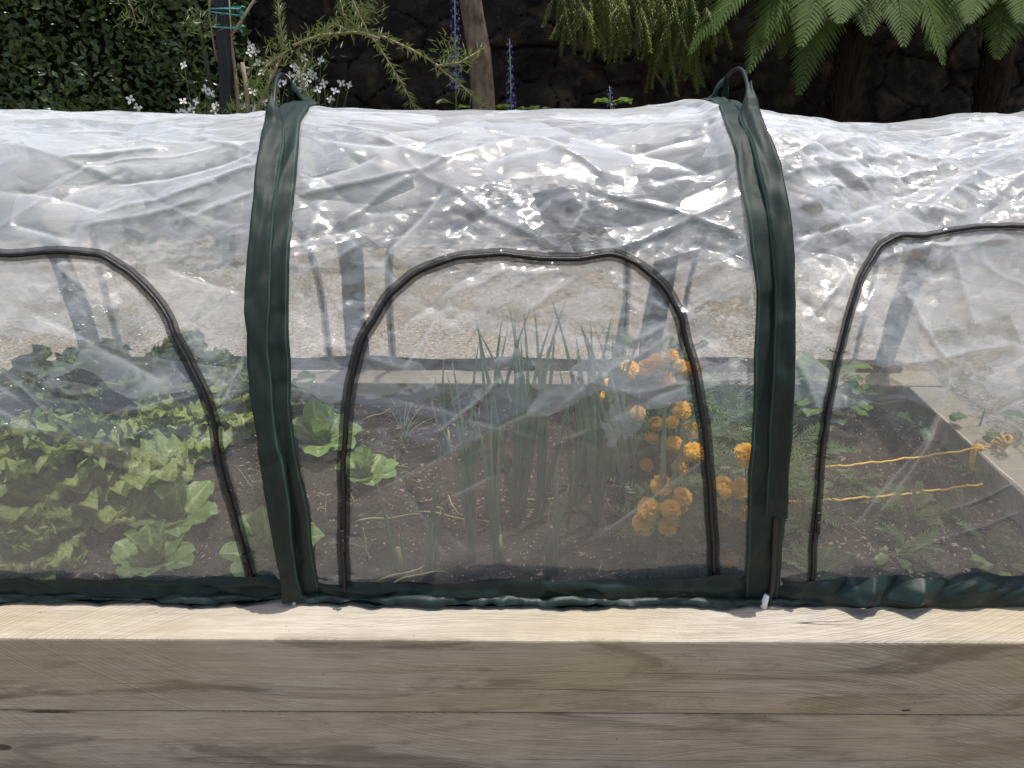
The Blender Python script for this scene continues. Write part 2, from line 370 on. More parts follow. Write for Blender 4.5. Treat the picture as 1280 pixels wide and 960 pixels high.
GRAVEL = make_gravel('pale_gravel', (.19, .16, .12), (.31, .265, .21), (.41, .365, .30), 75)
BEDSOIL = plain('dark_earth', (.02, .015, .011), (.05, .04, .03), 12, .95, .6, .1)
GRASSG = plain('lawn_green', (.035, .04, .018), (.075, .075, .035), 9, .9, .6, .1)
GREEN = make_fabric('green_nylon', (.011, .022, .0165), (.018, .033, .0255), (.07, .15, .115), .32, .58)
HEMG = make_fabric('green_hem_nylon', (.008, .020, .017), (.014, .031, .027), None, .35, .45)
STONE = make_stone()
def make_tape():
    k = N('zip_tape'); uv = k.uv(); sp = k.n('SeparateXYZ', {0: uv}); u = k.math('ABSOLUTE', k.math('SUBTRACT', sp.outputs[0], .5))
    wv = k.math('MULTIPLY', k.math('SINE', k.math('MULTIPLY', sp.outputs[1], 2400.)), k.math('SINE', k.math('MULTIPLY', sp.outputs[0], 75.)))
    st = k.fr(k.math('ABSOLUTE', k.math('SUBTRACT', u, .34)), .01, .03, 1., 0.)
    col = k.mix(k.fr(wv, -.6, .8), (.008, .008, .009), (.026, .026, .028))
    col = k.mix(k.math('MULTIPLY', st, k.fr(wv, -.2, .6, .1, .6)), col, (.055, .055, .06))
    p = k.bsdf(col, .6, k.bump(wv, .3, .001), .15); t = k.n('BsdfTransparent', {0: (1, 1, 1)}).outputs[0]
    return k.out(k.shmix(k.math('MULTIPLY', k.fr(u, .16, .24), .30), p, t))
ZIPT = make_tape()
BLACK = plain('black_coil', (.006, .006, .007), (.014, .014, .015), 200, .4, .2)
POLE = plain('dark_fibreglass', (.010, .011, .011), (.02, .022, .022), 40, .45, .05, .3)
ROD = plain('pale_rod', (.35, .36, .35), (.5, .5, .48), 40, .35, .05)
WHITE = plain('white_plastic', (.7, .7, .68), (.8, .8, .78), 40, .4, .05)
BARK = plain('mottled_bark', (.09, .06, .042), (.24, .185, .14), 22, .9, .9, .1, (1, 1, .45))
DBARK = plain('dark_fern_trunk', (.010, .008, .006), (.035, .025, .018), 30, .95, 1., .1, (1, 1, .2))
TWIG = plain('pale_twig', (.28, .21, .14), (.42, .33, .24), 40, .8, .3, .2)
STEM = plain('green_stem', (.10, .16, .05), (.17, .22, .09), 30, .6, .1)
STAKEM = plain('charcoal_stake', (.018, .018, .022), (.035, .035, .04), 26, .7, .4, .3, (1, 1, .15))
TWINE = plain('teal_twine', (.06, .30, .27), (.12, .42, .37), 90, .8, .4, .2)
ROPE = plain('yellow_rope', (.72, .40, .05), (.88, .56, .12), 150, .8, .6, .2)
LITTER = leaf_mat('straw_litter', (.13, .09, .06), (.50, .40, .28), None, .9, .05)
HEDGE_L = leaf_mat('hedge_leaf', (.024, .048, .011), (.12, .175, .04), None, .30, .22, tcol=(.2, .3, .04), spec=.6)
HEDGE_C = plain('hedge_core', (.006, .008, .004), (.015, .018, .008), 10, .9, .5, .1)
LETT = leaf_mat('lettuce_leaf', (.17, .225, .055), (.32, .39, .11), (.55, .58, .34), .42, .35, 60, .75, (.38, .5, .08))
LETTD = leaf_mat('dark_lettuce_leaf', (.05, .10, .025), (.12, .19, .045), (.34, .40, .17), .42, .33, 60, .75, (.25, .36, .06))
ROMA = leaf_mat('romaine_leaf', (.14, .23, .06), (.22, .33, .10), (.46, .56, .25), .4, .35, 30, .5, (.38, .52, .1))
ONION = leaf_mat('onion_leaf', (.30, .38, .26), (.42, .50, .35), None, .5, .5, tcol=(.34, .46, .24))
DRYON = leaf_mat('dry_onion_leaf', (.30, .30, .12), (.44, .40, .2), None, .7, .2)
MARIL = leaf_mat('marigold_leaf', (.04, .075, .02), (.10, .15, .05), None, .5, .3)
PETAL = leaf_mat('marigold_petal', (.93, .44, .012), (1., .70, .05), None, .7, .4, tcol=(1., .55, .02))
FEATH = leaf_mat('feathery_leaf', (.05, .09, .025), (.13, .19, .06), None, .5, .35)
BASIL = leaf_mat('broad_leaf', (.06, .115, .025), (.13, .21, .05), (.2, .28, .1), .4, .35)
NEED = leaf_mat('olive_needle', (.09, .12, .035), (.20, .23, .085), None, .5, .3)
CONI = leaf_mat('weeping_shoot', (.06, .09, .02), (.15, .185, .045), None, .6, .35, tcol=(.28, .35, .06))
FERN = leaf_mat('fern_leaf', (.042, .088, .014), (.105, .165, .028), None, .65, .42, tcol=(.25, .38, .045))
GAUP = leaf_mat('white_petal', (.72, .70, .66), (.85, .85, .82), None, .6, .3, tcol=(.9, .9, .85))
DELP = leaf_mat('blue_petal', (.10, .09, .42), (.20, .16, .62), None, .5, .3, tcol=(.25, .2, .8))
DELC = leaf_mat('pale_eye', (.6, .58, .62), (.75, .75, .72), None, .6, .2, tcol=(.8, .8, .8))
BUD = leaf_mat('dry_seed_head', (.5, .42, .3), (.62, .55, .42), None, .8, .1)
# ------------------------------------------------------------------ setting
def ground():
    n = 90
    t = np.linspace(-1, 1, n); c = np.sign(t)*(np.abs(t)**2.2)*70
    X, Y = np.meshgrid(c, c); Z = np.full_like(X, -.42)
    Z += np.clip((-Y-5.0)/9.0, 0, 1)**1.2*3.4                         # added unseen bank behind the viewpoint, a dark horizon for the film to reflect
    Z += np.clip((Y-9)/20., 0, 1)*1.0
    tag(grid_mesh('ground', np.stack([X, Y, Z], -1), np.stack([X, Y], -1), GRASSG), kind='structure')
    def sheet(name, x0, x1, y0, y1, z, m):
        b = MB(); b.add([(x0,y0,z),(x1,y0,z),(x1,y1,z),(x0,y1,z)], [(0,1,2,3)]); tag(b.build(name, m), kind='structure')
    sheet('gravel_path', -14, 14, .6, 4.75, -.412, GRAVEL)
    sheet('trodden_path', -14, 14, -3.4, .6, -.412, DIRT)
    nx, ny = 260, 24
    X, Y = np.meshgrid(np.linspace(-6, 6, nx), np.linspace(4.6, 5.8, ny))
    Z = -.40+.06*fbm(X*3, Y*3, 5)+.05*np.clip((Y-4.6)*4, 0, 1)-.03
    tag(grid_mesh('border_soil', np.stack([X, Y, Z], -1), np.stack([X, Y], -1), BEDSOIL), kind='structure')
ground()
BX0, BX1, BY1, T = -1.75, 1.465, 1.30, .118
def bed():
    e = empty('raised_bed', (0, 0, -.41), 'raised garden bed of weathered stacked timber sleepers under the clear tunnel', 'raised bed')
    def sl(lo, hi):
        b = MB(); n = 60
        b.box(lo, hi, .005); o = b.build('timber_sleeper', WOOD, e, smooth=False); return o
    for z0 in (-.408, -.2025):
        z1 = z0+.2025 if z0 > -.3 else -.2085
        dz = .0
        s1 = sl((BX0, 0 if z0 > -.3 else .004, z0), (BX1, T+.007, z1+dz))
        sl((BX0, BY1-T, z0), (BX1, BY1, z1+dz))
        sl((BX1-T, T+.009, z0), (BX1+.002, BY1-T-.002, z1-.003))
        sl((BX0, T+.009, z0), (BX0+T, BY1-T-.002, z1-.003))
bed()
def soil():
    xs = np.arange(BX0+T-.01, BX1-T+.02, .011); ys = np.arange(.11, BY1-T+.02, .011)
    X, Y = np.meshgrid(xs, ys)
    Z = -.088+.02*fbm(X*5, Y*5, 3)+.011*np.abs(fbm(X*22, Y*22, 9, 3))+.006*vnoise(X*70, Y*70, 12)
    Z += .03*np.exp(-((Y-.75)/.2)**2)*0
    tag(grid_mesh('bed_soil', np.stack([X, Y, Z], -1), np.stack([X, Y], -1), SOIL), kind='structure')
soil()
SZ = -.078
# ------------------------------------------------------------------ tunnel
YN, YF, NN = .121, 1.275, 2.6
YC, AA = (YN+YF)/2, (YF-YN)/2
crest_px = [(-200, 143), (0, 145), (120, 147), (240, 152), (300, 147), (345, 141), (400, 140), (470, 139), (540, 141), (580, 134), (700, 132), (780, 138), (880, 130), (960, 140), (1020, 150), (1090, 160), (1160, 157), (1230, 150), (1280, 141), (1400, 140)]
CX = []; CH = []
for a, b in crest_px:
    p = at_y(a, b, YC-.06); CX.append(p[0]); CH.append(p[2])
CX = np.array(CX); CH = np.array(CH)
def crest(x): return np.interp(x, CX, CH)
th = np.linspace(0, math.pi, 4001)
py_ = YC-AA*np.sign(np.cos(th))*np.abs(np.cos(th))**(2/NN); pz_ = np.abs(np.sin(th))**(2/NN)
H0 = .955
S_ = np.concatenate([[0], np.cumsum(np.hypot(np.diff(py_), np.diff(pz_*H0)))]); LA = S_[-1]; SM = S_[2000]
def prof(s, x):
    s = np.asarray(s, float); y = np.interp(s, S_, py_); z = np.interp(s, S_, pz_)*crest(x); return y, z
def pnorm(s):
    e = .012; a = np.clip(s-e, 0, LA); b = np.clip(s+e, 0, LA)
    dy = np.interp(b, S_, py_)-np.interp(a, S_, py_); dz = (np.interp(b, S_, pz_)-np.interp(a, S_, pz_))*H0
    l = np.hypot(dy, dz)+1e-9; return -dz/l, dy/l
def on_tunnel(px, py, far=False):
    d = ray(px, py); x = 0.0
    for _ in range(4):
        s = S_; y, z = prof(s, x)
        g = (y-CAM[1])*d[2]-(z-CAM[2])*d[1]
        idx = np.where(np.diff(np.sign(g)) != 0)[0]
        idx = [i for i in idx if 2 < i < 3997]
        if not idx: i = 2000
        else: i = idx[-1] if far else idx[0]
        t = (y[i]-CAM[1])/d[1]; x = t*d[0]
    return x, s[i]
def hoop_line(pts, crestp, farp):
    L = [on_tunnel(*p) for p in pts]; L = sorted([(s, x) for x, s in L])
    L = [(0, L[0][1])]+L
    c = at_y(crestp[0], crestp[1], YC); L.append((SM, c[0]))
    F = sorted([(s, x) for x, s in [on_tunnel(p[0], p[1], True) for p in farp]])
    L += F; L.append((LA, F[-1][1]))
    s = np.array([a for a, b in L]); x = np.array([b for a, b in L]); o = np.argsort(s); s, x = s[o], x[o]
    q = np.linspace(0, LA, 300); xx = np.interp(q, s, x)
    ker = np.hanning(21); ker /= ker.sum(); xx = np.convolve(np.pad(xx, 10, 'edge'), ker, 'valid')
    return q, xx
HOOPS = [
    (np.array([0, LA]), np.array([-1.50, -1.46])),
    hoop_line([(353, 200), (341, 300), (336, 400), (341, 500), (358, 600), (377, 735)], (365, 128), [(437, 310), (447, 440)]),
    hoop_line([(925, 158), (942, 200), (962, 300), (966, 400), (963, 500), (958, 600), (953, 735)], (912, 122), [(832, 330), (814, 430)]),
    (np.array([0, .6, SM, LA*.8, LA]), np.array([1.34, 1.36, 1.36, 1.32, 1.29])),
]
def hx(i, s): return np.interp(s, *HOOPS[i])
zip_px = [
    [(0, 313), (60, 310), (120, 315), (155, 335), (185, 370), (210, 405), (235, 450), (258, 490), (270, 530), (275, 565), (288, 620), (305, 680), (322, 740)],
    [(432, 738), (430, 640), (431, 560), (438, 480), (453, 420), (482, 370), (520, 337), (570, 318), (625, 314), (680, 321), (720, 320), (770, 315), (800, 325), (832, 357), (852, 400), (869, 460), (880, 530), (888, 620), (893, 700), (896, 738)],
    [(1010, 738), (1020, 650), (1026, 560), (1032, 510), (1045, 450), (1060, 390), (1075, 345), (1098, 307), (1125, 292), (1150, 294), (1165, 292), (1200, 282), (1240, 274), (1280, 273)],
]
ZL = [[on_tunnel(*p) for p in z] for z in zip_px]
ztop = ZL[0][0]
ZL[0] = [(-1.40, .03), (-1.40, .3), (-1.37, .55), (-1.28, .70), (-1.10, ztop[1]+.01)]+ZL[0]
zt = ZL[2][-1]
ZL[2] = ZL[2]+[(zt[0]+.08, zt[1]-.02), (1.22, .60), (1.26, .4), (1.27, .2), (1.27, .03)]
def zfar(i):
    a, b = hx(i, LA)+.10, hx(i+1, LA)-.10
    if i == 1: a, b = on_tunnel(489, 430, True)[0], on_tunnel(780, 430, True)[0]
    m = (a+b)/2; h = (b-a)/2; L = []
    for k in range(25):
        t = math.pi*k/24; L.append((m-h*np.sign(math.cos(t))*abs(math.cos(t))**.6, LA-.03-.72*abs(math.sin(t))**.6))
    return L
fold_px = {
 0: [((0,220),(120,255)),((120,255),(330,200)),((90,275),(250,240)),((0,270),(80,295)),((140,210),(330,175)),((0,165),(140,205)),((20,390),(200,480)),((170,440),(232,408)),((60,330),(140,400)),((200,330),(300,365)),((150,190),(40,240)),((240,155),(330,190)),((70,180),(200,165)),((0,470),(120,560)),((130,520),(300,480)),((0,530),(240,575)),((280,470),(262,560)),((310,430),(275,520)),((210,270),(330,235))],
 1: [((558,227),(700,308)),((738,232),(702,306)),((425,275),(520,215)),((520,215),(690,150)),((600,195),(690,165)),((690,165),(760,210)),((760,230),(940,300)),((770,305),(935,240)),((470,330),(560,225)),((390,170),(545,175)),((380,300),(430,400)),((500,465),(560,370)),((560,370),(640,330)),((545,340),(562,395)),((400,430),(520,470)),((610,330),(480,420)),((640,240),(560,290)),((380,220),(470,190)),((450,160),(560,195)),((600,145),(720,160)),((730,150),(900,215)),((820,215),(935,205)),((800,170),(880,160)),((870,300),(940,330)),((860,380),(935,340)),((370,350),(450,300)),((400,250),(380,330)),((450,625),(690,505)),((565,622),(625,592)),((540,545),(625,475)),((690,560),(890,470)),((640,340),(760,325)),((760,330),(640,400)),((765,335),(800,400)),((720,690),(900,560)),((560,700),(470,560))],
 2: [((985,220),(1130,180)),((1000,260),(1060,225)),((1060,225),(1200,190)),((1045,270),(1280,170)),((1050,200),(1120,250)),((990,300),(1100,270)),((1000,330),(1070,300)),((1100,462),(1280,432)),((1140,360),(1190,460)),((988,430),(1045,570)),((1160,300),(1280,290)),((1000,170),(1100,200)),((1100,170),(1280,220)),((1180,180),(1280,150)),((1120,240),(1230,260)),((1230,200),(1160,260)),((1060,330),(1180,300)),((1100,350),(1060,440)),((1200,310),(1230,420)),((1100,640),(1190,480)),((1060,660),(1160,540)),((1180,640),(1280,600)),((1150,560),(1210,440)),((1140,690),(1280,640)),((1010,400),(1060,340)),((990,370),(1030,400))],
}
crumple_px = [(400,350,75),(430,430,42),(600,260,75),(730,260,60),(790,310,50),(900,300,50),(1060,240,85),(1130,190,75),(1200,220,65),(1010,330,60),(1080,420,42),(120,330,60),(170,375,42),(60,350,55),(215,460,30),(1000,200,55),(1250,180,65),(560,345,42),(890,145,40),(480,390,32),(300,330,40),(1150,340,45)]
crumple = [(on_tunnel(a, b), c/560.) for a, b, c in crumple_px]
tun = empty('tunnel_cloche', (0, YC, 0), 'clear plastic tunnel cloche with dark green sleeves, hem and arched zip doors', 'cloche')
FG = []
def bay(i):
    sv_ = np.concatenate([np.arange(0, SM+.1, .0042), np.arange(SM+.1, LA, .009), [LA]])
    nu = int((hx(i+1, .3)-hx(i, .3))/.0044)
    u = np.linspace(0, 1, nu)
    U, S = np.meshgrid(u, sv_)
    X = hx(i, S)*(1-U)+hx(i+1, S)*U
    xs = X+3.7*i
    up_ = np.clip((S-.38)/.25, 0, 1); up_ = up_*up_*(3-2*up_)           # lower door stretch is tauter
    far = np.clip((S-SM-.05)/.2, 0, 1)
    m1 = np.clip(.15+2.0*fbm(xs*2.6, S*2.6, 21+i, 2), 0.05, 1.2); m2 = np.clip(.1+2.0*fbm(xs*3.4+9, S*3.4, 31+i, 2), 0, 1.2)
    low = .30+.70*up_
    d = .021*facet(xs, S, .30, 41, .35, 1.5)*(.55+.45*up_)
    d += .0050*facet(xs, S, .12, 42, -.5, 1.7)*low
    d += .0050*facet(xs, S, .085, 47, .75, 2.0)*low*m2
    d += .0042*facet(xs, S, .042, 43, .6, 1.4)*low*m1
    d += .0018*facet(xs, S, .020, 44, -.3, 1.3)*m2*(.2+.8*up_)
    wx = xs+.06*vnoise(xs*5, S*5, 61); ws = S+.06*vnoise(xs*5+40, S*5, 62)
    r1 = np.abs(vnoise(wx*2.0+ws*2.6, ws*3.8-wx*1.9, 63)); d += .0030*np.exp(-r1*30)*(.55+.45*up_)
    r2 = np.abs(vnoise(wx*3.4-ws*4.2+7, ws*5.0+wx*1.5, 64)); d -= .0022*np.exp(-r2*30)*(.5+.5*up_)
    r3 = np.abs(vnoise(wx*9-ws*4+3, ws*14+wx*3, 65)); d += .0016*np.exp(-r3*9)*m1*low
    # long folds pulled out of the sleeves, seams and zip corners
    rng = random.Random(170+i); segs = [(on_tunnel(*a), on_tunnel(*b), 1.0) for a, b in fold_px[i]]
    for k in range(34):
        s0 = rng.uniform(.50, 1.75); x0 = float(hx(i, s0)) if rng.random() < .3 else (float(hx(i+1, s0)) if rng.random() < .5 else rng.uniform(float(hx(i, s0)), float(hx(i+1, s0))))
        an = rng.choice([-1, 1])*R(rng.uniform(5, 50))+(math.pi if x0 > float(hx(i+1, s0))-.02 else 0); L = rng.uniform(.16, .55)
        segs.append(((x0, s0), (x0+math.cos(an)*L, s0+math.sin(an)*L), rng.uniform(.35, .9)))
    crease = np.zeros_like(X); fold = np.zeros_like(X)
    for (ax, as_), (bx, bs), am in segs:
        L = math.hypot(bx-ax, bs-as_)+1e-6; tx, ts = (bx-ax)/L, (bs-as_)/L
        wob = .004*vnoise(X*14+ax*9, S*14, 171)
        t = ((X-ax)*tx+(S-as_)*ts)/L; q = (X-ax)*-ts+(S-as_)*tx+wob+rng.uniform(-.03, .03)*np.clip(t, 0, 1)*(1-np.clip(t, 0, 1))*4*L
        tap = np.clip(np.minimum(t, 1-t)*7+.25, 0, 1)*(t > -.035)*(t < 1.035)
        wd = rng.uniform(.012, .040); sg = rng.choice([1, 1, -1]); one = np.where(q > 0, np.exp(-np.abs(q)/wd), np.exp(-np.abs(q)/(wd*.45)))
        fold += sg*am*.0085*one*tap; crease = np.maximum(crease, am*np.exp(-(q/.0032)**2)*tap)
    d += fold*(.45+.55*up_)*np.clip(1-far*.6, .4, 1)
    # gathers running out of the sleeves
    ed = np.minimum(U, 1-U)*(hx(i+1, .3)-hx(i, .3))
    d += .005*np.exp(-ed/.07)*vnoise(S*26+ed*20, ed*4, 71+i)*up_
    d -= .022*np.sin(math.pi*U)**.8*up_*(1-far*.6)
    d -= .012*np.clip((.30-S)/.30, 0, 1)*np.sin(math.pi*U)
    fade = np.clip((ed-.034)/.03, 0, 1)*np.clip(S/.05, 0, 1)*np.clip((LA-S)/.05, 0, 1)
    crm = np.zeros_like(X)
    for (ax, as_), rr in crumple: crm = np.maximum(crm, np.exp(-(((X-ax)**2+((S-as_)*1.25)**2)/rr**2)**1.5))
    d += crm*(.0050*facet(xs, S, .036, 191, .7, 1.6, .3)+.0022*facet(xs, S, .017, 192, -.5, 1.5, .3))
    d *= fade*(1-.45*far)
    # zip tape pulls the film into small puckers
    zz = ZL[i]; zx = np.array([a for a, b in zz]); zs = np.array([b for a, b in zz])
    seg = np.concatenate([[0], np.cumsum(np.hypot(np.diff(zx), np.diff(zs)))]); q = np.arange(0, seg[-1], .02)
    qx, qs = np.interp(q, seg, zx), np.interp(q, seg, zs)
    best = np.full(X.shape, 9.); arc = np.zeros(X.shape)
    for a, b, c in zip(qx, qs, q):
        dd = (X-a)**2+(S-b)**2; k = dd < best; best[k] = dd[k]; arc[k] = c
    dz_ = np.sqrt(best); pk = vnoise(arc*75, arc*0+3.3, 81+i); d += .0042*np.exp(-(dz_/.034)**2)*pk*(vnoise(arc*6, arc*0+1., 86+i) > -.25)
    crease = np.maximum(crease, .8*np.clip(pk*2.2-.5, 0, 1)*np.exp(-((dz_-.018)/.011)**2)*(vnoise(arc*6, arc*0+1., 86+i) > -.1))
    crease = crease*np.clip(.45+.8*vnoise(xs*21, S*21, 175)+.35, 0, 1)
    y, z = prof(S, X); ny, nz = pnorm(S)
    P = np.stack([X+.002*vnoise(xs*12, S*12, 91), y+ny*d, z+nz*d+.001], -1)
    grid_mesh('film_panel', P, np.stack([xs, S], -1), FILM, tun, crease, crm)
    FG.append((P, sv_, u, i))
for i in range(3): bay(i)
def film_at(i, x, s, off=0.004, win=2):
    P, sv_, u, _ = FG[i]
    j = int(np.clip(np.searchsorted(sv_, s), win, len(sv_)-1-win))
    a, b = hx(i, s), hx(i+1, s); k = int(np.clip(round((x-a)/(b-a)*(len(u)-1)), win, len(u)-1-win))
    y, z = prof(s, x); ny, nz = pnorm(s)
    Q = P[j-win:j+win+1, k-win:k+win+1]
    dd = ((Q[..., 1]-y)*ny+(Q[..., 2]-z)*nz)
    d = float(dd.max())+off
    return np.array([x, y+ny*d, z+nz*d])
def zipper(i, L, far=False):
    zx = np.array([a for a, b in L]); zs = np.array([b for a, b in L])
    seg = np.concatenate([[0], np.cumsum(np.hypot(np.diff(zx), np.diff(zs)))])
    q = np.arange(0, seg[-1], .008); ker = np.hanning(9); ker /= ker.sum()
    qx = np.interp(q, seg, zx); qs = np.interp(q, seg, zs)
    qx[4:-4] = np.convolve(qx, ker, 'valid'); qs[4:-4] = np.convolve(qs, ker, 'valid')
    if not far: qx = qx+.0030*vnoise(q*16, q*0+.5, 95+i); qs = qs+.0030*vnoise(q*16, q*0+7.5, 96+i)
    rng = random.Random(i+5); rows = []; uvs = []; mid = []
    off = .003
    hw = .0130 if i < 2 else .0095
    tx = np.gradient(qx); ts = np.gradient(qs); l = np.hypot(tx, ts); tx /= l; ts /= l
    cs = [-1, -.62, -.2, .2, .62, 1]
    D = np.array([[film_at(i, qx[k]-ts[k]*c*hw, qs[k]+tx[k]*c*hw, 0, 1) for c in cs] for k in range(len(q))])
    base = np.zeros((len(q), len(cs), 3)); Dn = np.zeros((len(q), len(cs))); nn = []
    for k in range(len(q)):
        ny, nz = pnorm(qs[k]); nn.append((ny, nz))
        for c in range(len(cs)):
            x = qx[k]-ts[k]*cs[c]*hw; s = qs[k]+tx[k]*cs[c]*hw; y, z = prof(s, x); base[k, c] = (x, y, z); Dn[k, c] = (D[k, c, 1]-y)*ny+(D[k, c, 2]-z)*nz
    Dm = Dn.max(1); K = 5
    Dm = np.array([Dm[max(0, k-K):k+K+1].max()*.5+Dm[max(0, k-K):k+K+1].mean()*.5 for k in range(len(q))])
    arch = .0016*vnoise(q*70, q*0+.5, 90+i)
    for k in range(len(q)):
        ny, nz = nn[k]; r = []
        for c in range(len(cs)):
            d = max(Dn[k, c], Dm[k]*.6+Dn[k, c]*.4)+off+(.0015 if abs(cs[c]) < .3 else 0)+arch[k]*(cs[c]+.3)
            r.append(base[k, c]+np.array([0, ny*d, nz*d]))
        rows.append(r); uvs += [((c+1)/2, q[k]) for c in cs]
        mid.append((r[2]+r[3])/2+np.array([0, ny*.0015, nz*.0015]))
    b = MB(); b.grid(rows, uvs); z = b.build('zip', ZIPT, tun)
    t = MB(); t.tube(mid, .0034, 6); t.build('teeth', BLACK, z, origin=tun['_o'])
    if not far:
        k = {0: len(q)-14, 1: int(len(q)*.045)+10, 2: int(len(q)*.10)}[i]
        p = np.array(mid[k]); n = np.array([0, nn[k][0], nn[k][1]]); m = MB()
        m.box((p[0]-.005, p[1]-.010, p[2]-.010), (p[0]+.005, p[1]+.001, p[2]+.012), .002)
        m.tube([p+n*.010+np.array([0, 0, -.008]), p+n*.014+np.array([.002, 0, -.022]), p+n*.012+np.array([.004, 0, -.036])], [.003, .0035, .004], 6)
        m.build('zip_pull', BLACK, z, origin=tun['_o'])
for i in range(3): zipper(i, ZL[i]); zipper(i, zfar(i), True)
def sleeve(i, side, s0, s1, s2, s3, ends=True):
    q = np.linspace(0.004, LA-.004, 330)
    hw = .037
    cs = np.linspace(-1, 1, 19)
    lift = .005+.004*(1-np.abs(cs)**8)
    rows = []; uvs = []
    for k, s in enumerate(q):
        x0 = hx(i, s)
        wl = 1+.16*vnoise(np.array(s*9.), np.array(i*3.1), 101); wr = 1+.16*vnoise(np.array(s*9.+40), np.array(i*3.1), 102)
        ny, nz = pnorm(s); r = []
        for c, l in zip(cs, lift):
            x = x0+c*hw*(wl if c < 0 else wr)
            d = l+.0045*float(fbm(np.array(x*30.+i*9), np.array(s*11.), 103))+.003*float(facet(np.array(x+i*5.), np.array(s), .035, 105, .9, 1.5))+.0040*float(facet(np.array(x+i*5.), np.array(s), .018, 106, 1.5, 9., .25))+.0035*float(facet(np.array(x+i*5.), np.array(s), .05, 107, .5, 1.4, .2))
            y, z = prof(s, x); r.append(np.array([x, y+ny*d, z+nz*d]))
        rows.append(r); uvs += [((c+1)/2, s) for c in cs]
    b = MB(); b.grid(rows, uvs); b.build('hoop_sleeve', GREEN, tun)
    # the narrower pole pocket folded on one half of the sleeve
    def pole_pt(s):
        x = hx(i, s)+side*.014; ny, nz = pnorm(s); y, z = prof(s, x)
        lift_ = .0165
        if s1-.05 < s < s2+.05:
            t = (s-(s1-.05))/(s2-s1+.10); lift_ += POKE[i]*math.sin(math.pi*t)**.55
        return np.array([x, y+ny*lift_, z+nz*lift_]), np.array([0, ny, nz])
    def pocket(a, c):
        qq = np.linspace(a, c, max(12, int((c-a)/.008))); rows = []; uvs = []
        for k, s in enumerate(qq):
            p, n = pole_pt(s); e = min(1, (k+.2)/6, (len(qq)-k-.8)/6)
            if a < .25 : e = min(1, (len(qq)-k-.5)/7)
            if c > LA-.1: e = min(1, (k+.5)/7)
            e = max(e, .3)
            w_ = (.0215+.004*float(vnoise(np.array(s*12.), np.array(2.+i), 111)))*e; t_ = .0085*e+.003
            r = []
            for j in range(13):
                cc = -1+j/6; xo = w_*cc+side*.002
                d = t_*min(1., (1-abs(cc))*5)*(1+.45*cc*side)-.016*max(0, abs(cc)-.84)/.16
                d += .003*float(facet(np.array(xo+i*3.), np.array(s), .03, 113, .5, 1.6))+.005*float(facet(np.array(xo+i*3.), np.array(s), .015, 114, 1.52, 9., .25))+.0015*math.sin(s*60+j*.5)*float(vnoise(np.array(s*7.), np.array(1.), 115))
                r.append(p+np.array([xo, 0, 0])+n*d)
            rows.append(r); uvs += [(j/12, s) for j in range(13)]
        b = MB(); b.grid(rows, uvs); b.build('pole_pocket', GREEN, tun)
    pocket(s0, s1); pocket(s2, s3)
    pts = [pole_pt(s)[0]-pole_pt(s)[1]*(.009 if (s0+.02 < s < s1-.05 or s2+.05 < s) else 0.) for s in np.linspace(0.0, LA, 160)]
    pts[0][2] = .004; pts[-1][2] = .004
    b = MB(); b.tube(pts, .0042, 8); b.build('hoop_pole', POLE, tun)
    if i == 2:                                             # dark lower pole with white foot
        m = MB(); ps = [pole_pt(s)[0]+np.array([.001, -.001, 0]) for s in np.linspace(.03, .24, 14)]; m.tube(ps, .0062, 8); m.build('pole_joint', BLACK, tun)
    p0, n0 = pole_pt(.03)
    m = MB(); f0 = p0+np.array([-.012 if i == 2 else 0, -.004, 0]); f0[2] = .0015
    m.tube([f0, f0+np.array([.001, .0, .014]), f0+np.array([.004, .003, .030])], [.0085, .0072, .006] if i == 2 else [.004, .004, .003], 8); m.build('pole_foot', WHITE, tun)
POKE = {0: .03, 1: .062, 2: .062, 3: .03}
sleeve(0, -1, .02, SM-.10, SM+.05, LA-.02)
sleeve(1, -1, .012, SM-.15, SM+.05, LA-.02)
sleeve(2, 1, .235, SM-.13, SM+.10, LA-.02)
sleeve(3, 1, .02, SM-.10, SM+.05, LA-.02)
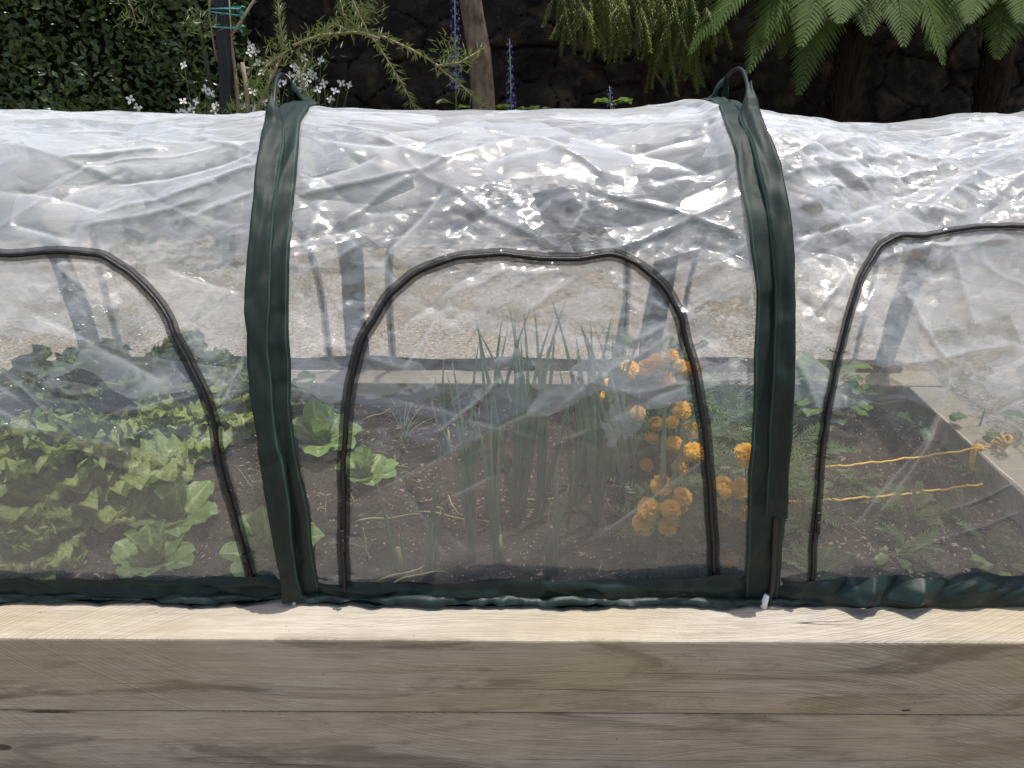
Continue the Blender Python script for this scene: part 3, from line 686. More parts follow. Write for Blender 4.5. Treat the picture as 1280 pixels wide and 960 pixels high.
def hem(far):
    xs = np.arange(HOOPS[0][1][0]-.02, hx(3, 0)+.03, .0035); nr = 24
    t = np.linspace(0, 1, nr); Xg, Tg = np.meshgrid(xs, t)
    out = np.clip((xs-.62)/.10, 0, 1) if not far else xs*0
    O = np.broadcast_to(out, Xg.shape)
    hgt = .052+.010*vnoise(xs*4, xs*0, 131)+(.012*np.clip((xs-.1)*3, 0, 1)*(xs < .5) if not far else 0)
    if far: hgt = hgt*.9
    Hh = np.broadcast_to(hgt, Xg.shape)
    wr = .0045*facet(Xg, Tg*.07, .06, 133, .9, 1.2)+.0025*facet(Xg, Tg*.07, .025, 134, -.7, 1.4)
    wr2 = .034*facet(Xg, Tg*.09, .062, 135, 1.0, 1.9, .2)+.016*facet(Xg, Tg*.09, .03, 136, .8, 2.2, .2)
    if far:
        Y = YF+.004+.010*(1-Tg)+wr+.004; Z = .004+Hh*Tg
        Z = Z-.05*(1-Tg)
    else:
        hid = np.max([np.exp(-((xs-hx(j, .03))/.048)**4) for j in range(4)], 0)
        yin = YN-.014+.006*Tg**2+1.7*wr*np.clip(Tg*3, 0, 1)+np.broadcast_to(hid, Xg.shape)*.014-.003*np.sin(Tg*9+Xg*8)*Tg
        Zi = .006+Hh*Tg
        fold = np.clip(1-Tg*4, 0, 1)
        ph = Xg*10.5+1.1*vnoise(Xg*3.1, Xg*0, 138)+Tg*(1.6*vnoise(Xg*2.3, Xg*0, 139)+.35)
        fr_ = ph-np.floor(ph); sk = .22+.3*(.5+.5*vnoise(np.floor(ph)*1.7, ph*0, 140)); saw = np.where(fr_ < sk, fr_/sk, (1-fr_)/(1-sk))
        am = .014+.014*vnoise(np.floor(ph)*.77+.3, ph*0, 145)
        ph2 = Xg*23-Tg*2.2+.8*vnoise(Xg*6, Tg*2, 146); f2 = np.abs(ph2-np.floor(ph2)-.5)*2
        yo = YN-.022+.024*Tg-.020*Tg*(1-Tg)-(am*saw*1.5+.006*f2*np.clip(vnoise(Xg*8, Tg*3, 147)+.4, 0, 1))*np.clip(Tg*2.6, .12, 1)*np.clip((1.2-Tg)*2.2, .35, 1)+.005*facet(Xg, Tg*.08, .03, 136, .8, 2.0, .2)
        Zo = .004+(Hh+.014)*Tg+(.010*(saw-.5)+.010*facet(Xg, Tg*.03, .05, 137, 0, 1, .2))*Tg
        Y = yin*(1-O)+yo*O; Z = Zi*(1-O)+Zo*O
    grid_mesh('hem', np.stack([Xg, Y, Z], -1), np.stack([Xg, Tg*.07], -1), HEMG, tun)
    if not far:                                            # gathered roll of the hem lying on the sleeper
        nr = 11; a = np.linspace(0, 2*math.pi, nr); Xg, Ag = np.meshgrid(xs, a)
        rad = (.0075+.004*vnoise(Xg*6, Xg*0, 141)+.006*facet(Xg, Ag*.012, .035, 142, .4, 2.)+.003*facet(Xg, Ag*.012, .016, 144, -.5, 1.5))*(1-.75*np.broadcast_to(out, Xg.shape))
        cyv = YN-.012+.004*vnoise(Xg*8, Xg*0, 143)
        P = np.stack([Xg, cyv-np.cos(Ag)*rad*1.5, .0095+np.maximum(np.sin(Ag)*rad*1.0, -.008)], -1)
        grid_mesh('hem_roll', P, np.stack([Xg, Ag*.01], -1), HEMG, tun)
hem(False); hem(True)
def end_panel(i):
    n, m = 40, 60; rows = []
    s = np.linspace(.01, SM, n); P = np.zeros((m, n*2-1, 3)); sall = np.concatenate([s, np.linspace(SM, LA-.01, n)[1:]])
    for k, q in enumerate(sall):
        x = hx(i, q); y, z = prof(q, x); zz = np.linspace(0.0, 1, m)*z
        P[:, k, 1] = y; P[:, k, 2] = zz; P[:, k, 0] = x+.02*facet(np.full(m, y), zz, .13, 151+i)*np.sin(np.linspace(0, math.pi, m))
    P[..., 0] += .006*facet(P[..., 1], P[..., 2], .05, 155+i)
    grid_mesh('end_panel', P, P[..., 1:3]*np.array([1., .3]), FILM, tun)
end_panel(0); end_panel(3)
# ------------------------------------------------------------------ plants in the bed
def rot(v, ax, a): return np.array(Matrix.Rotation(a, 3, Vector(ax)) @ Vector(v))
def big_leaf(b, base, yaw, L, W, lift, bend, ruf, rng, petiole=.3, nr=14, nc=9, cup=.25):
    b.cur = rng.random(); rows = []; uvs = []
    p = np.array(base, float); ang = lift; out = np.array([math.cos(yaw), math.sin(yaw), 0]); side = np.array([-math.sin(yaw), math.cos(yaw), 0])
    ph = rng.random()*9; tw = rng.uniform(-.25, .25); fr = rng.uniform(5, 8)
    for i in range(nr+1):
        t = i/nr; d = out*math.cos(ang)+np.array([0, 0, math.sin(ang)]); nrm = np.cross(side, d); nrm = nrm if nrm[2] > -9 else -nrm
        e_ = max(0., (t-.22)/.78); bl = max(0., 1-abs(2*e_**.85-1)**2.4)**.5 if t > .22 else 0.
        wv = W*.5*max(petiole*.55*(1-.35*t) if t < .8 else 0, bl*1.0, .05)
        r = []
        for j in range(nc):
            u = 2*j/(nc-1)-1
            z = cup*abs(u)**1.6*wv+ruf*abs(u)**1.5*math.sin(fr*t*6.28*.9+ph+u*1.5)*(.3+t)+ruf*.9*math.sin(21*t+6*u+ph)*math.sin(11*u+ph*2+5*t)+ruf*.12*rng.uniform(-1, 1)*(abs(u)*.6+.3)
            r.append(p+side*(u*wv*(1-.05*rng.random()))+nrm*(-z if nrm[2] < 0 else z)+side*tw*t*.03)
        rows.append(r); uvs += [(j/(nc-1), t) for j in range(nc)]
        p = p+d*(L/nr); ang -= bend/nr*(.4+1.2*t)
    b.grid(rows, uvs)
def lettuce(px, py, size, style, label, seed, z=SZ):
    rng = random.Random(seed); o = at_z(px, py, z-.01); size *= 1.08 if style != 'romaine' else 1.0
    e = empty('lettuce' if style != 'romaine' else 'romaine_lettuce', o, label, 'lettuce', 'lettuces growing in the bed')
    A = MB(); Bm = MB()
    if style == 'romaine':
        mat = ROMA
        for k in range(8):
            big_leaf(A, o, k*2.4+rng.random()*.5, size*rng.uniform(.8, 1.05), size*.62, R(rng.uniform(28, 48)), R(rng.uniform(20, 50)), size*.02, rng, .35, cup=.2)
        for k in range(5):
            big_leaf(Bm, o+np.array([0, 0, .01]), k*2.4+1, size*rng.uniform(.7, .95), size*.5, R(rng.uniform(62, 78)), R(rng.uniform(5, 25)), size*.018, rng, .4, cup=.35)
    else:
        mat = LETTD if style == 'dark' else LETT
        for k in range(15):
            big_leaf(A, o, k*2.4+rng.random()*.6, size*rng.uniform(.8, 1.1), size*.72, R(rng.uniform(25, 62)), R(rng.uniform(25, 75)), size*.06, rng, .35, 26, 15, .15)
        for k in range(11):
            big_leaf(Bm, o+np.array([0, 0, .02]), k*2.4+1, size*rng.uniform(.7, 1.), size*.55, R(rng.uniform(62, 86)), R(rng.uniform(10, 55)), size*.055, rng, .5, 26, 15, .3)
    A.build('outer_leaves', mat, e); Bm.build('heart_leaves', mat, e)
LET = [
    (75, 650, .25, 'light', 'largest crinkled light green lettuce at the front left edge of the tunnel'),
    (118, 625, .27, 'light', 'upright crinkled lettuce with broad pale ribs right of the largest lettuce'),
    (48, 712, .13, 'light', 'low crinkled lettuce with cream ribs touching the front hem at far left'),
    (-40, 600, .21, 'light', 'light crinkled lettuce cut by the left edge of the photo'),
    (40, 540, .25, 'dark', 'dark green crinkled lettuce behind the large left lettuces'),
    (140, 520, .24, 'dark', 'dark lettuce in the back row under the arch of the left zip'),
    (235, 500, .22, 'dark', 'dark lettuce in the back row beside the left zip curve'),
    (300, 530, .18, 'light', 'yellow green lettuce against the left green sleeve at the back'),
    (210, 575, .18, 'light', 'pale stemmed lettuce in the middle of the left bay'),
    (222, 655, .145, 'romaine', 'romaine seedling with upright leaves, the larger front one in the left bay'),
    (195, 712, .125, 'romaine', 'small flat romaine seedling nearest the hem in the left bay'),
    (402, 560, .16, 'romaine', 'bright romaine just right of the left green sleeve'),
    (457, 600, .11, 'romaine', 'romaine tucked behind the left leg of the middle zip'),
    (340, 700, .14, 'romaine', 'romaine half hidden behind the left green sleeve near the hem'),
    (385, 505, .13, 'romaine', 'small romaine against the back sleeper right of the left sleeve'),
]
for n, a in enumerate(LET): lettuce(*a, 300+n)
def onion(px, py, hts, label, seed, lean=.0, wid=.011):
    rng = random.Random(seed); o = at_z(px, py, SZ-.012); hts = [(at_y(px, h, o[1])[2]-o[2])/.94 for h in hts]; wid *= 1.05
    e = empty('onion_plant', o, label, 'onion', 'spring onions in the middle bay')
    for k, h in enumerate(hts):
        b = MB(); b.cur = rng.random()
        yaw = rng.uniform(0, 6.28); ln = rng.uniform(.01, .10)+(.12 if rng.random() < .2 else 0)
        base = o+np.array([rng.uniform(-.012, .012), rng.uniform(-.012, .012), 0]); n = 14; pts = []; rad = []
        bend = rng.uniform(-.05, .10)
        for i in range(n+1):
            t = i/n; dx = (ln*t+bend*t**3)*h
            pts.append(base+np.array([math.cos(yaw)*dx+lean*h*t, math.sin(yaw)*dx*.7, h*t*(1-.06*t)]))
            rad.append(wid*.5*(1-t**2.2)*(.75+.25*math.sin(min(1, t*2.2)*1.57))+.0007)
        b.tube(pts, rad, 7); b.build('leaf', ONION, e)
    b = MB(); b.cur = .9; b.tube([o+np.array([0, 0, -.01]), o+np.array([0, 0, .05]), o+np.array([0, 0, .09])], [.011, .010, .006], 8); b.build('white_shaft', DRYON, e)
    return e
ON = [
    (648, 650, [372, 385, 395, 420, 440, 470, 400], 'tallest onion plant in the middle of the arched door', .02, .014),
    (674, 655, [378, 400, 430, 460, 500], 'tall onion plant immediately right of the tallest one', .03, .013),
    (612, 645, [395, 410, 425, 450, 470, 380], 'tall onion plant immediately left of the tallest one', -.01, .013),
    (588, 700, [470, 430, 510, 540, 455], 'medium onion plant in the front left of the onion row', -.04, .013),
    (624, 705, [480, 500, 560, 520], 'medium onion plant with close upright leaves near the hem centre', .02, .013),
    (540, 718, [590, 620, 650], 'short thick onion leaning right beside the zip at left front', .05, .014),
    (500, 722, [600, 640, 660], 'short splayed onion nearest the left zip leg', -.03, .011),
    (735, 610, [362, 385, 370, 440, 420], 'tall onion plant with tips spread between the two clumps', -.05, .013),
    (745, 650, [400, 430, 470, 500, 415], 'onion plant with close green leaves left of the right clump', -.02, .013),
    (690, 718, [600, 575, 640], 'short front onion with three broad leaves in front of the clumps', -.02, .014),
    (792, 665, [395, 420, 430, 480, 500, 520, 410], 'onion clump leaning left just before the marigolds', -.13, .014),
    (765, 600, [375, 400, 380, 450, 420], 'back onion plant with tips beside the highest marigolds', -.06, .013),
    (824, 715, [470, 530, 600], 'onion with broad long leaves standing in front of the marigolds', -.06, .017),
    (560, 570, [450, 480, 500, 470], 'thin onion plant by the back sleeper at the left', -.12, .009),
    (660, 580, [380, 390, 420, 405], 'back row onion plant behind the tallest onion', .0, .012),
    (716, 640, [365, 392, 450, 480], 'onion plant standing between the tallest and the right clump', .03, .012),
]
for n, (px, py, h, lab, ln, wd) in enumerate(ON): onion(px, py, h, lab, 500+n, ln, wd)
# fallen onion leaves and straw
def litter():
    rng = random.Random(4); b = MB()
    for k in range(3600):
        x = rng.uniform(BX0+T, BX1-T); y = rng.uniform(.14, BY1-T)
        if float(vnoise(np.array(x*7.), np.array(y*7.), 180))+rng.uniform(-.5, .5) < .25: continue; b.cur = rng.random()
        a = rng.random()*6.28; l = rng.uniform(.003, .011); w_ = l*rng.uniform(.25, .6)
        if rng.random() < .12: l = rng.uniform(.02, .05); w_ = .0012
        c, s = math.cos(a), math.sin(a); z = -.067+rng.uniform(-.008, .012); tl = rng.uniform(-.3, .3)
        b.add([(x-c*l, y-s*l, z-tl*l), (x+s*w_, y-c*w_, z+.002), (x+c*l, y+s*l, z+tl*l), (x-s*w_, y+c*w_, z+.002)], [(0, 1, 2, 3)])
    tag(b.build('straw_litter', LITTER), kind='stuff')
litter()
def fallen(px, py, ang, L, bend, lab, seed, mat=DRYON, wd=.006):
    o = at_z(px, py, SZ+.012); b = MB(); b.cur = random.Random(seed).random(); n = 12
    pts = [o+np.array([math.cos(ang+bend*(t-.5))*L*t, math.sin(ang+bend*(t-.5))*L*t, .012*math.sin(math.pi*t)+.004*math.sin(t*9)]) for t in np.linspace(0, 1, n)]
    b.tube(pts, [wd*.5*(1-.8*(i/n)) for i in range(n)], 6)
    tag(b.build('fallen_leaf', mat, origin=o), lab, 'leaf', 'fallen onion leaves on the soil')
FL = [(445, 652, .05, .17, .3, 'fallen straight onion leaf lying level beside the left zip'), (470, 728, .35, .16, .2, 'fallen pale onion leaf slanting up along the hem'),
      (485, 735, .5, .15, -.3, 'fallen yellow onion leaf crossing another near the hem'), (525, 640, -.35, .22, .2, 'long fallen onion leaf crossing the tall onions at mid height'),
      (455, 525, .5, .12, .6, 'curved dry onion leaf at the back left of the middle bay'), (470, 570, -1.0, .13, .9, 'bent yellowing onion leaf near the romaine'),
      (560, 620, -1.3, .10, .2, 'short dangling dry leaf among the front onions'), (640, 628, 0., .15, .2, 'thin fallen leaf lying between the two onion clumps'),
      (155, 600, 1.2, .09, 1.4, 'curled tan dry leaf beside the romaine seedlings'), (140, 612, -.8, .10, .6, 'straight tan dry leaf beside the curled one')]
for n, a in enumerate(FL): fallen(*a, 40+n)
# marigolds
def head_mesh(seed):
    rng = random.Random(seed); b = MB()
    for ring, (n, rr, tilt, L, zz) in enumerate([(13, .004, -.12, .021, .000), (13, .004, .12, .020, .004), (11, .004, .42, .0165, .007), (9, .003, .78, .013, .009), (7, .002, 1.1, .010, .010), (4, .001, 1.4, .007, .011)]):
        for k in range(n):
            a = 6.283*(k+rng.random()*.6)/n+ring*.3; b.cur = rng.random(); l = L*rng.uniform(.85, 1.12); w_ = l*.40
            t = tilt+rng.uniform(-.15, .15); o = np.array([math.cos(a), math.sin(a), 0]); s = np.array([-math.sin(a), math.cos(a), 0])
            d = o*math.cos(t)+np.array([0, 0, math.sin(t)]); nn = np.cross(d, s); B = o*rr+np.array([0, 0, zz]); rf = rng.uniform(-.0025, .0025)
            rows = [[B-s*w_*.25, B+nn*-.001, B+s*w_*.25],
                    [B+d*l*.6-s*w_*.9+nn*.003, B+d*l*.6, B+d*l*.6+s*w_*.9+nn*.003],
                    [B+d*l*.95-s*w_*1.0-nn*rf, B+d*l*.9-nn*.003, B+d*l*.95+s*w_*1.0+nn*rf-nn*.003]]
            b.grid(rows)
    return b
HEADS = []
def pinnate(b, base, d, L, nl, ll, w_, rng, droop=.4):
    d = np.array(d, float); d /= np.linalg.norm(d); p = np.array(base, float); b.cur = rng.random(); side = np.cross(d, [0, 0, 1.]); side /= np.linalg.norm(side)+1e-6; upv = np.cross(side, d)
    pts = []
    for i in range(nl+1):
        t = i/nl; pts.append(p.copy()); p = p+d*(L/nl); d = d+np.array([0, 0, -droop/nl]); d /= np.linalg.norm(d)
        if i > 0:
            for sg in (-1, 1):
                l = ll*(math.sin(math.pi*(.15+.8*t))*.7+.3)*rng.uniform(.8, 1.15); q = side*sg*.85+d*.6+upv*rng.uniform(-.2, .35); q /= np.linalg.norm(q); wv = np.cross(q, upv); wv /= np.linalg.norm(wv)+1e-6
                c = pts[-1]; b.add([c, c+q*l*.45+wv*w_, c+q*l, c+q*l*.45-wv*w_], [(0, 1, 2, 3)])
    for i in range(len(pts)-1):
        b.add([pts[i]-side*.0007, pts[i]+side*.0007, pts[i+1]+side*.0006, pts[i+1]-side*.0006], [(0, 1, 2, 3)])
MAR = {
    'back': dict(base=(812, 560), h=.40, r=.15, lab='back marigold bush with the highest orange flowers beside the onion tips', fl=[(772, 471), (771, 484), (820, 453), (807, 460), (804, 484), (832, 477), (852, 459), (758, 496), (863, 463), (794, 511), (829, 504), (785, 462), (840, 446), (762, 482), (818, 497)], Y=.86),
    'mid': dict(base=(850, 640), h=.36, r=.15, lab='middle marigold bush with large orange flowers left of the zip leg', fl=[(852, 513), (815, 547), (843, 555), (863, 537), (867, 566), (808, 581), (856, 601), (797, 516), (803, 614), (820, 530), (840, 528), (832, 570), (818, 596), (850, 582)], Y=.56),
    'front': dict(base=(858, 690), h=.24, r=.12, lab='front marigold bush with low orange flowers behind the onion leaf', fl=[(826, 607), (838, 637), (835, 658), (805, 654), (846, 632), (828, 646), (812, 636), (852, 622)], Y=.38),
    'right': dict(base=(925, 680), h=.26, r=.10, lab='marigold bush between the right zip leg and the right green sleeve', fl=[(906, 614), (905, 630), (905, 648), (909, 697), (932, 569), (925, 611), (931, 641), (904, 606)], Y=.38),
}
HM = [head_mesh(k) for k in range(4)]
HDATA = None
def marigold(key, dct, seed):
    global HDATA
    rng = random.Random(seed); o = at_z(*dct['base'], SZ-.01); e = empty('marigold_plant', o, dct['lab'], 'marigold', 'orange marigolds in the middle bay')
    st = MB(); fo = MB()
    tops = []
    for n, (px, py) in enumerate(dct['fl']):
        p = at_y(px, py, dct['Y']-.07+rng.uniform(-.04, .04)); tops.append(p)
        if HDATA is None: HDATA = []
        k = n % 4
        tow = (CAM-p)/np.linalg.norm(CAM-p)
        nv = Vector(tuple(tow*rng.uniform(.45, 1.0)+np.array([rng.uniform(-.6, .6), rng.uniform(-.3, .2), .75])))
        if len(HDATA) <= k:
            ob = HM[k].build('flower_head', PETAL, e, origin=(0, 0, 0)); HDATA.append(ob)
        else:
            ob = HDATA[k].copy(); COL.objects.link(ob); ob.parent = e
        ob.location = tuple(p-o); ob.rotation_euler = nv.to_track_quat('Z', 'Y').to_euler(); ob.scale = (rng.choice([.78, .92, 1.02, 1.15])*rng.uniform(.93, 1.07),)*3
        m = (o+p)/2+np.array([rng.uniform(-.03, .03), rng.uniform(-.02, .05), .02]); pts = [o*(1-t)**2+2*m*t*(1-t)+p*t**2 for t in np.linspace(0, 1, 7)]; pts[-1] = p-np.array([nv.x, nv.y, nv.z])*.004
        st.tube(pts, [.0032, .003, .0026, .0022, .002, .002, .0042], 5)
        for t in (.45, .65, .85):
            for q in range(4):
                a = rng.random()*6.28; c = o*(1-t)**2+2*m*t*(1-t)+p*t**2; pinnate(fo, c, (math.cos(a), math.sin(a), rng.uniform(.0, .7)), rng.uniform(.06, .11), 9, .030, .0032, rng)
    for k in range(60):
        a = rng.random()*6.28; rr = dct['r']*math.sqrt(rng.random())*.8; c = o+np.array([math.cos(a)*rr, math.sin(a)*rr+.04, dct['h']*rng.uniform(.08, .75)])
        pinnate(fo, c, (math.cos(a), math.sin(a), rng.uniform(-.1, .8)), rng.uniform(.06, .12), 9, .032, .0033, rng)
    st.build('stem', STEM, e); fo.build('foliage', MARIL, e)
    if key == 'right':
        p = at_y(903, 584, .36); b = MB(); rr = random.Random(3)
        for k in range(30):
            a = 6.28*k/10; ph = .3+.25*(k//10); d = np.array([math.cos(a)*math.sin(ph), -math.cos(ph), math.sin(a)*math.sin(ph)]); b.cur = rr.random()
            b.tube([p, p+d*.006, p+d*.0115], [.0015, .0022, .001], 5)
        b.tube([p+np.array([.004, .004, -.004]), p+np.array([.016, .004, -.004]), p+np.array([.018, .006, -.018]), p+np.array([.004, .008, -.026])], [.003, .0025, .002, .0015], 6)
        b.build('seed_head', BUD, e)
for n, (k, v) in enumerate(MAR.items()): marigold(k, v, 700+n)
def feathery(px, py, n, L, lab, seed, h=.1, nm='feathery_weed', mat=FEATH):
    rng = random.Random(seed); o = at_z(px, py, SZ-.005); e = empty(nm, o, lab, 'weed', 'weeds and seedlings in the bed'); b = MB(); s = MB()
    for k in range(n):
        a = rng.random()*6.28; c = o+np.array([math.cos(a)*.01, math.sin(a)*.01, rng.uniform(0, h)])
        pinnate(b, c, (math.cos(a), math.sin(a), rng.uniform(.3, 1.6)), L*rng.uniform(.6, 1.1), 11, L*.28, .0028, rng, .9)
    s.tube([o, o+np.array([.003, 0, h*.5]), o+np.array([0, 0, h])], [.003, .0025, .0015], 5)
    b.build('foliage', mat, e); s.build('stem', STEM, e)
FE = [(905, 560, 30, .16, 'feathery green clump right of the zip leg behind the marigolds', .12), (925, 540, 28, .16, 'feathery green clump close to the right sleeve at the back', .1),
      (985, 600, 24, .16, 'feathery weed just right of the right green sleeve', .12), (1000, 650, 22, .14, 'feathery weed behind the lower right zip', .1), (1000, 540, 22, .17, 'tall feathery weed under the broad leaved plant', .14),
      (1105, 640, 14, .08, 'small feathery seedling between the two yellow cords', .04), (1140, 650, 12, .08, 'small feathery seedling at the second cord in the right bay', .04),
      (1235, 605, 24, .10, 'dark bushy seedling under the rope knot', .05), (1250, 590, 20, .10, 'dark bushy seedling against the end sleeper', .05), (1135, 690, 12, .08, 'tiny feathery seedling above the green hem in the right bay', .03), (1065, 610, 10, .07, 'tiny feathery seedling beside the right zip', .03),
      (1230, 690, 12, .09, 'yellowish feathery seedling near the right photo edge', .03), (1020, 720, 10, .10, 'pale grassy weed at the foot of the right zip', .02), (1180, 640, 10, .06, 'tiny seedling right of the cords crossing', .02)]
for n, a in enumerate(FE): feathery(*a[:5], 800+n, a[5])
def broad(px, py, h, n, L, lab, seed, Y=None, nm='leafy_plant', cat='plant', spread=.06):
    rng = random.Random(seed); o = at_z(px, py, SZ-.005); e = empty(nm, o, lab, cat); b = MB(); s = MB()
    top = o+np.array([.01, 0, h]); s.tube([o, (o+top)/2+np.array([.006, 0, 0]), top], [.004, .0035, .002], 6)
    for k in range(n):
        t = .25+.75*k/n; c = o*(1-t)+top*t; a = k*2.4; c2 = c+np.array([math.cos(a), math.sin(a), .3])*spread*rng.uniform(.3, 1); s.tube([c, c2], .0012, 4)
        big_leaf(b, c2, a+rng.uniform(-.4, .4), L*rng.uniform(.7, 1.1), L*.6, R(rng.uniform(-5, 35)), R(rng.uniform(40, 80)), L*.03, rng, .12, 8, 5, .15)
    b.build('leaves', BASIL, e); s.build('stem', STEM, e)
broad(1020, 545, .26, 26, .09, 'broad leaved bushy plant beside the right sleeve and zip', 900)
broad(1065, 520, .12, 9, .07, 'low broad leaved seedling in front of the pale back sleeper', 901)
broad(1160, 520, .03, 6, .07, 'flat round leaved seedling in the back right corner of the bed', 902, spread=.03)
broad(1145, 535, .02, 4, .07, 'pale green flat leaf seedling in front of the corner one', 904, spread=.03)
broad(1212, 560, .14, 6, .08, 'yellow green leafy shoot leaning over the end sleeper', 903)
broad(1115, 700, .02, 6, .05, 'bright light green seedling by the wrinkled green hem', 905, spread=.02)
broad(1240, 715, .03, 6, .05, 'light green seedling by the hem at the right edge', 906, spread=.02)
def grassy(px, py, n, L, lab, seed, mat=ONION):
    rng = random.Random(seed); o = at_z(px, py, SZ-.005); b = MB()
    for k in range(n):
        b.cur = rng.random(); a = rng.random()*6.28; l = L*rng.uniform(.6, 1); ln = rng.uniform(.2, .9); pts = []
        for t in np.linspace(0, 1, 7): pts.append(o+np.array([math.cos(a)*l*ln*t*t, math.sin(a)*l*ln*t*t, l*t*(1-.35*ln*t)]))
        b.tube(pts, [.0018, .0018, .0017, .0015, .0012, .0008, .0004], 4)
    tag(b.build('grass_tuft', mat, origin=o), lab, 'grass tuft', 'weeds and seedlings in the bed')
grassy(325, 640, 9, .15, 'thin grass tuft left of the left green sleeve', 950); grassy(505, 560, 10, .16, 'grass tuft with pale blades at the back of the middle bay', 951)
grassy(460, 700, 6, .10, 'thin grass tuft at the left leg of the middle zip', 952, DRYON); grassy(1010, 670, 12, .16, 'grass tuft between right sleeve and right zip', 953)
grassy(560, 520, 14, .16, 'dense grass tuft against the back sleeper left of the tall onions', 954)
grassy(1200, 650, 10, .12, 'grass tuft under the lower yellow cord', 955, DRYON)
# cords
def cord(a, b_, lab, knot):
    b = MB(); A = at_z(*a, -.035); n = 40
    Bp = at_z(*b_, .012 if knot else -.03); pts = []
    for i in range(n+1):
        t = i/n; p = A*(1-t)+Bp*t+np.array([0, 0, -.010*math.sin(math.pi*t)+.002*math.sin(t*37)+.0015*math.sin(t*83)]); pts.append(p)
    b.tube(pts, .0032, 6); o = b.build('yellow_cord', ROPE, origin=A); o['_o'] = tuple(A); tag(o, lab, 'cord', 'yellow cords across the right bay')
    if knot:
        k = MB(); c = Bp
        for j in range(3):
            k.tube([c+np.array([(.017-.003*j)*math.cos(t)+.004*j, .018*math.sin(t)-.004*j, .006+.010*j+.008*math.sin(2*t+j)]) for t in np.linspace(0, 6.4, 20)], .0056, 7)
        xx = BX1-T+.002
        for j in range(5):
            y0 = c[1]-.008+.005*j
            k.tube([np.array([xx+.018, y0, .006]), np.array([xx-.0045, y0-.001, .002]), np.array([xx-.0055-.004*j*.3, y0-.012-.003*j, -.045]), np.array([xx-.006, y0-.02-.004*j, -.085])], .0042, 6)
        ob = k.build('knot', ROPE, o)
cord((983, 588), (1248, 556), 'upper yellow cord tied in a knot over the end sleeper', True)
cord((978, 628), (1228, 605), 'lower yellow cord stretched across the soil in the right bay', False)
# ------------------------------------------------------------------ background
WY = 5.65
def wall():
    xs = np.arange(-6.5, 6.5, .017); zs = np.arange(-.45, 2.75, .017); X, Z = np.meshgrid(xs, zs)
    rs = np.random.RandomState(5); wxx = X+.06*fbm(X*4, Z*4, 200); wzz = Z+.05*fbm(X*4+9, Z*4, 201)
    cw, ch = .46, .27; ci = np.floor(wxx/cw).astype(int); cj = np.floor(wzz/ch).astype(int)
    best = np.full(X.shape, 9.); sec = np.full(X.shape, 9.); idv = np.zeros(X.shape)
    JX = rs.rand(128, 128); JZ = rs.rand(128, 128); JH = rs.rand(128, 128)
    for a in (-1, 0, 1):
        for c in (-1, 0, 1):
            i, j = ci+a, cj+c; px = (i+.5+.8*(JX[i % 128, j % 128]-.5)+.5*(j % 2))*cw; pz = (j+.5+.7*(JZ[i % 128, j % 128]-.5))*ch
            d = np.hypot((wxx-px)/1.35, wzz-pz); k = d < best
            sec = np.where(k, best, np.minimum(sec, d)); idv = np.where(k, JH[i % 128, j % 128], idv); best = np.where(k, d, best)
    e = np.clip((sec-best)/(.022+.02*vnoise(X*6, Z*6, 230)), 0, 1); e = 1-(1-e)**2
    Y = WY-.045*e-.05*idv*e-.06*fbm(X*5, Z*6, 210)*e-.022*fbm(X*22, Z*22, 220)
    ob = grid_mesh('stone_wall', np.stack([X, Y, Z], -1), np.stack([X, Z], -1), STONE)
    tag(ob, 'dark dry stone wall of rough basalt blocks behind the tunnel', 'wall')
    b = MB(); b.box((-6.5, WY+.03, -.45), (6.5, WY+.5, 2.72)); o = b.build('wall_backing', STONE, ob, smooth=False)
wall()
def hedge():
    rng = random.Random(11); e = empty('hedge', (-3.6, 5.0, -.4), 'dense dark glossy leaved hedge behind the tunnel at left', 'hedge')
    b = MB(); x0, x1 = -6.2, -1.95
    n = 19000
    for k in range(n):
        x = rng.uniform(x0, x1); z = rng.uniform(.35, 2.35) if k > n*.18 else rng.uniform(-.4, .5)
        dep = rng.random()**1.7*.30; y = 4.72+dep+.10*math.sin(x*5+z*3)+.07*math.sin(z*7-x*2.3)+rng.uniform(-.05, .05)
        if x > x1-.25: y += (x-(x1-.25))*1.2
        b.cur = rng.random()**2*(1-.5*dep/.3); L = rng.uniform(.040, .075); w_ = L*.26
        d = Vector((rng.uniform(-1, 1), rng.uniform(-.9, .1), rng.uniform(-.2, 1.0))).normalized(); nn = Vector((rng.uniform(-.7, .7), -.7, rng.uniform(-.1, 1.2))); s = d.cross(nn).normalized(); nn = s.cross(d)
        p = Vector((x, y, z)); m = p+d*L*.5-nn*.004; t = p+d*L-nn*.008
        b.add([p, m+s*w_+nn*.006, t, m-s*w_+nn*.006, m], [(0, 1, 4), (1, 2, 4), (2, 3, 4), (3, 0, 4)])
    b.build('foliage', HEDGE_L, e)
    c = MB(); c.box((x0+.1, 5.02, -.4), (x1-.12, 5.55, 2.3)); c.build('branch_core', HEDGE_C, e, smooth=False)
    for x in (-5.4, -4.2, -3.0, -2.3):
        t = MB(); t.tube([(x, 5.0, -.41), (x+.03, 5.0, .3), (x, 5.03, 1.2)], [.03, .025, .015], 7); t.build('trunk', BARK, e)
hedge()
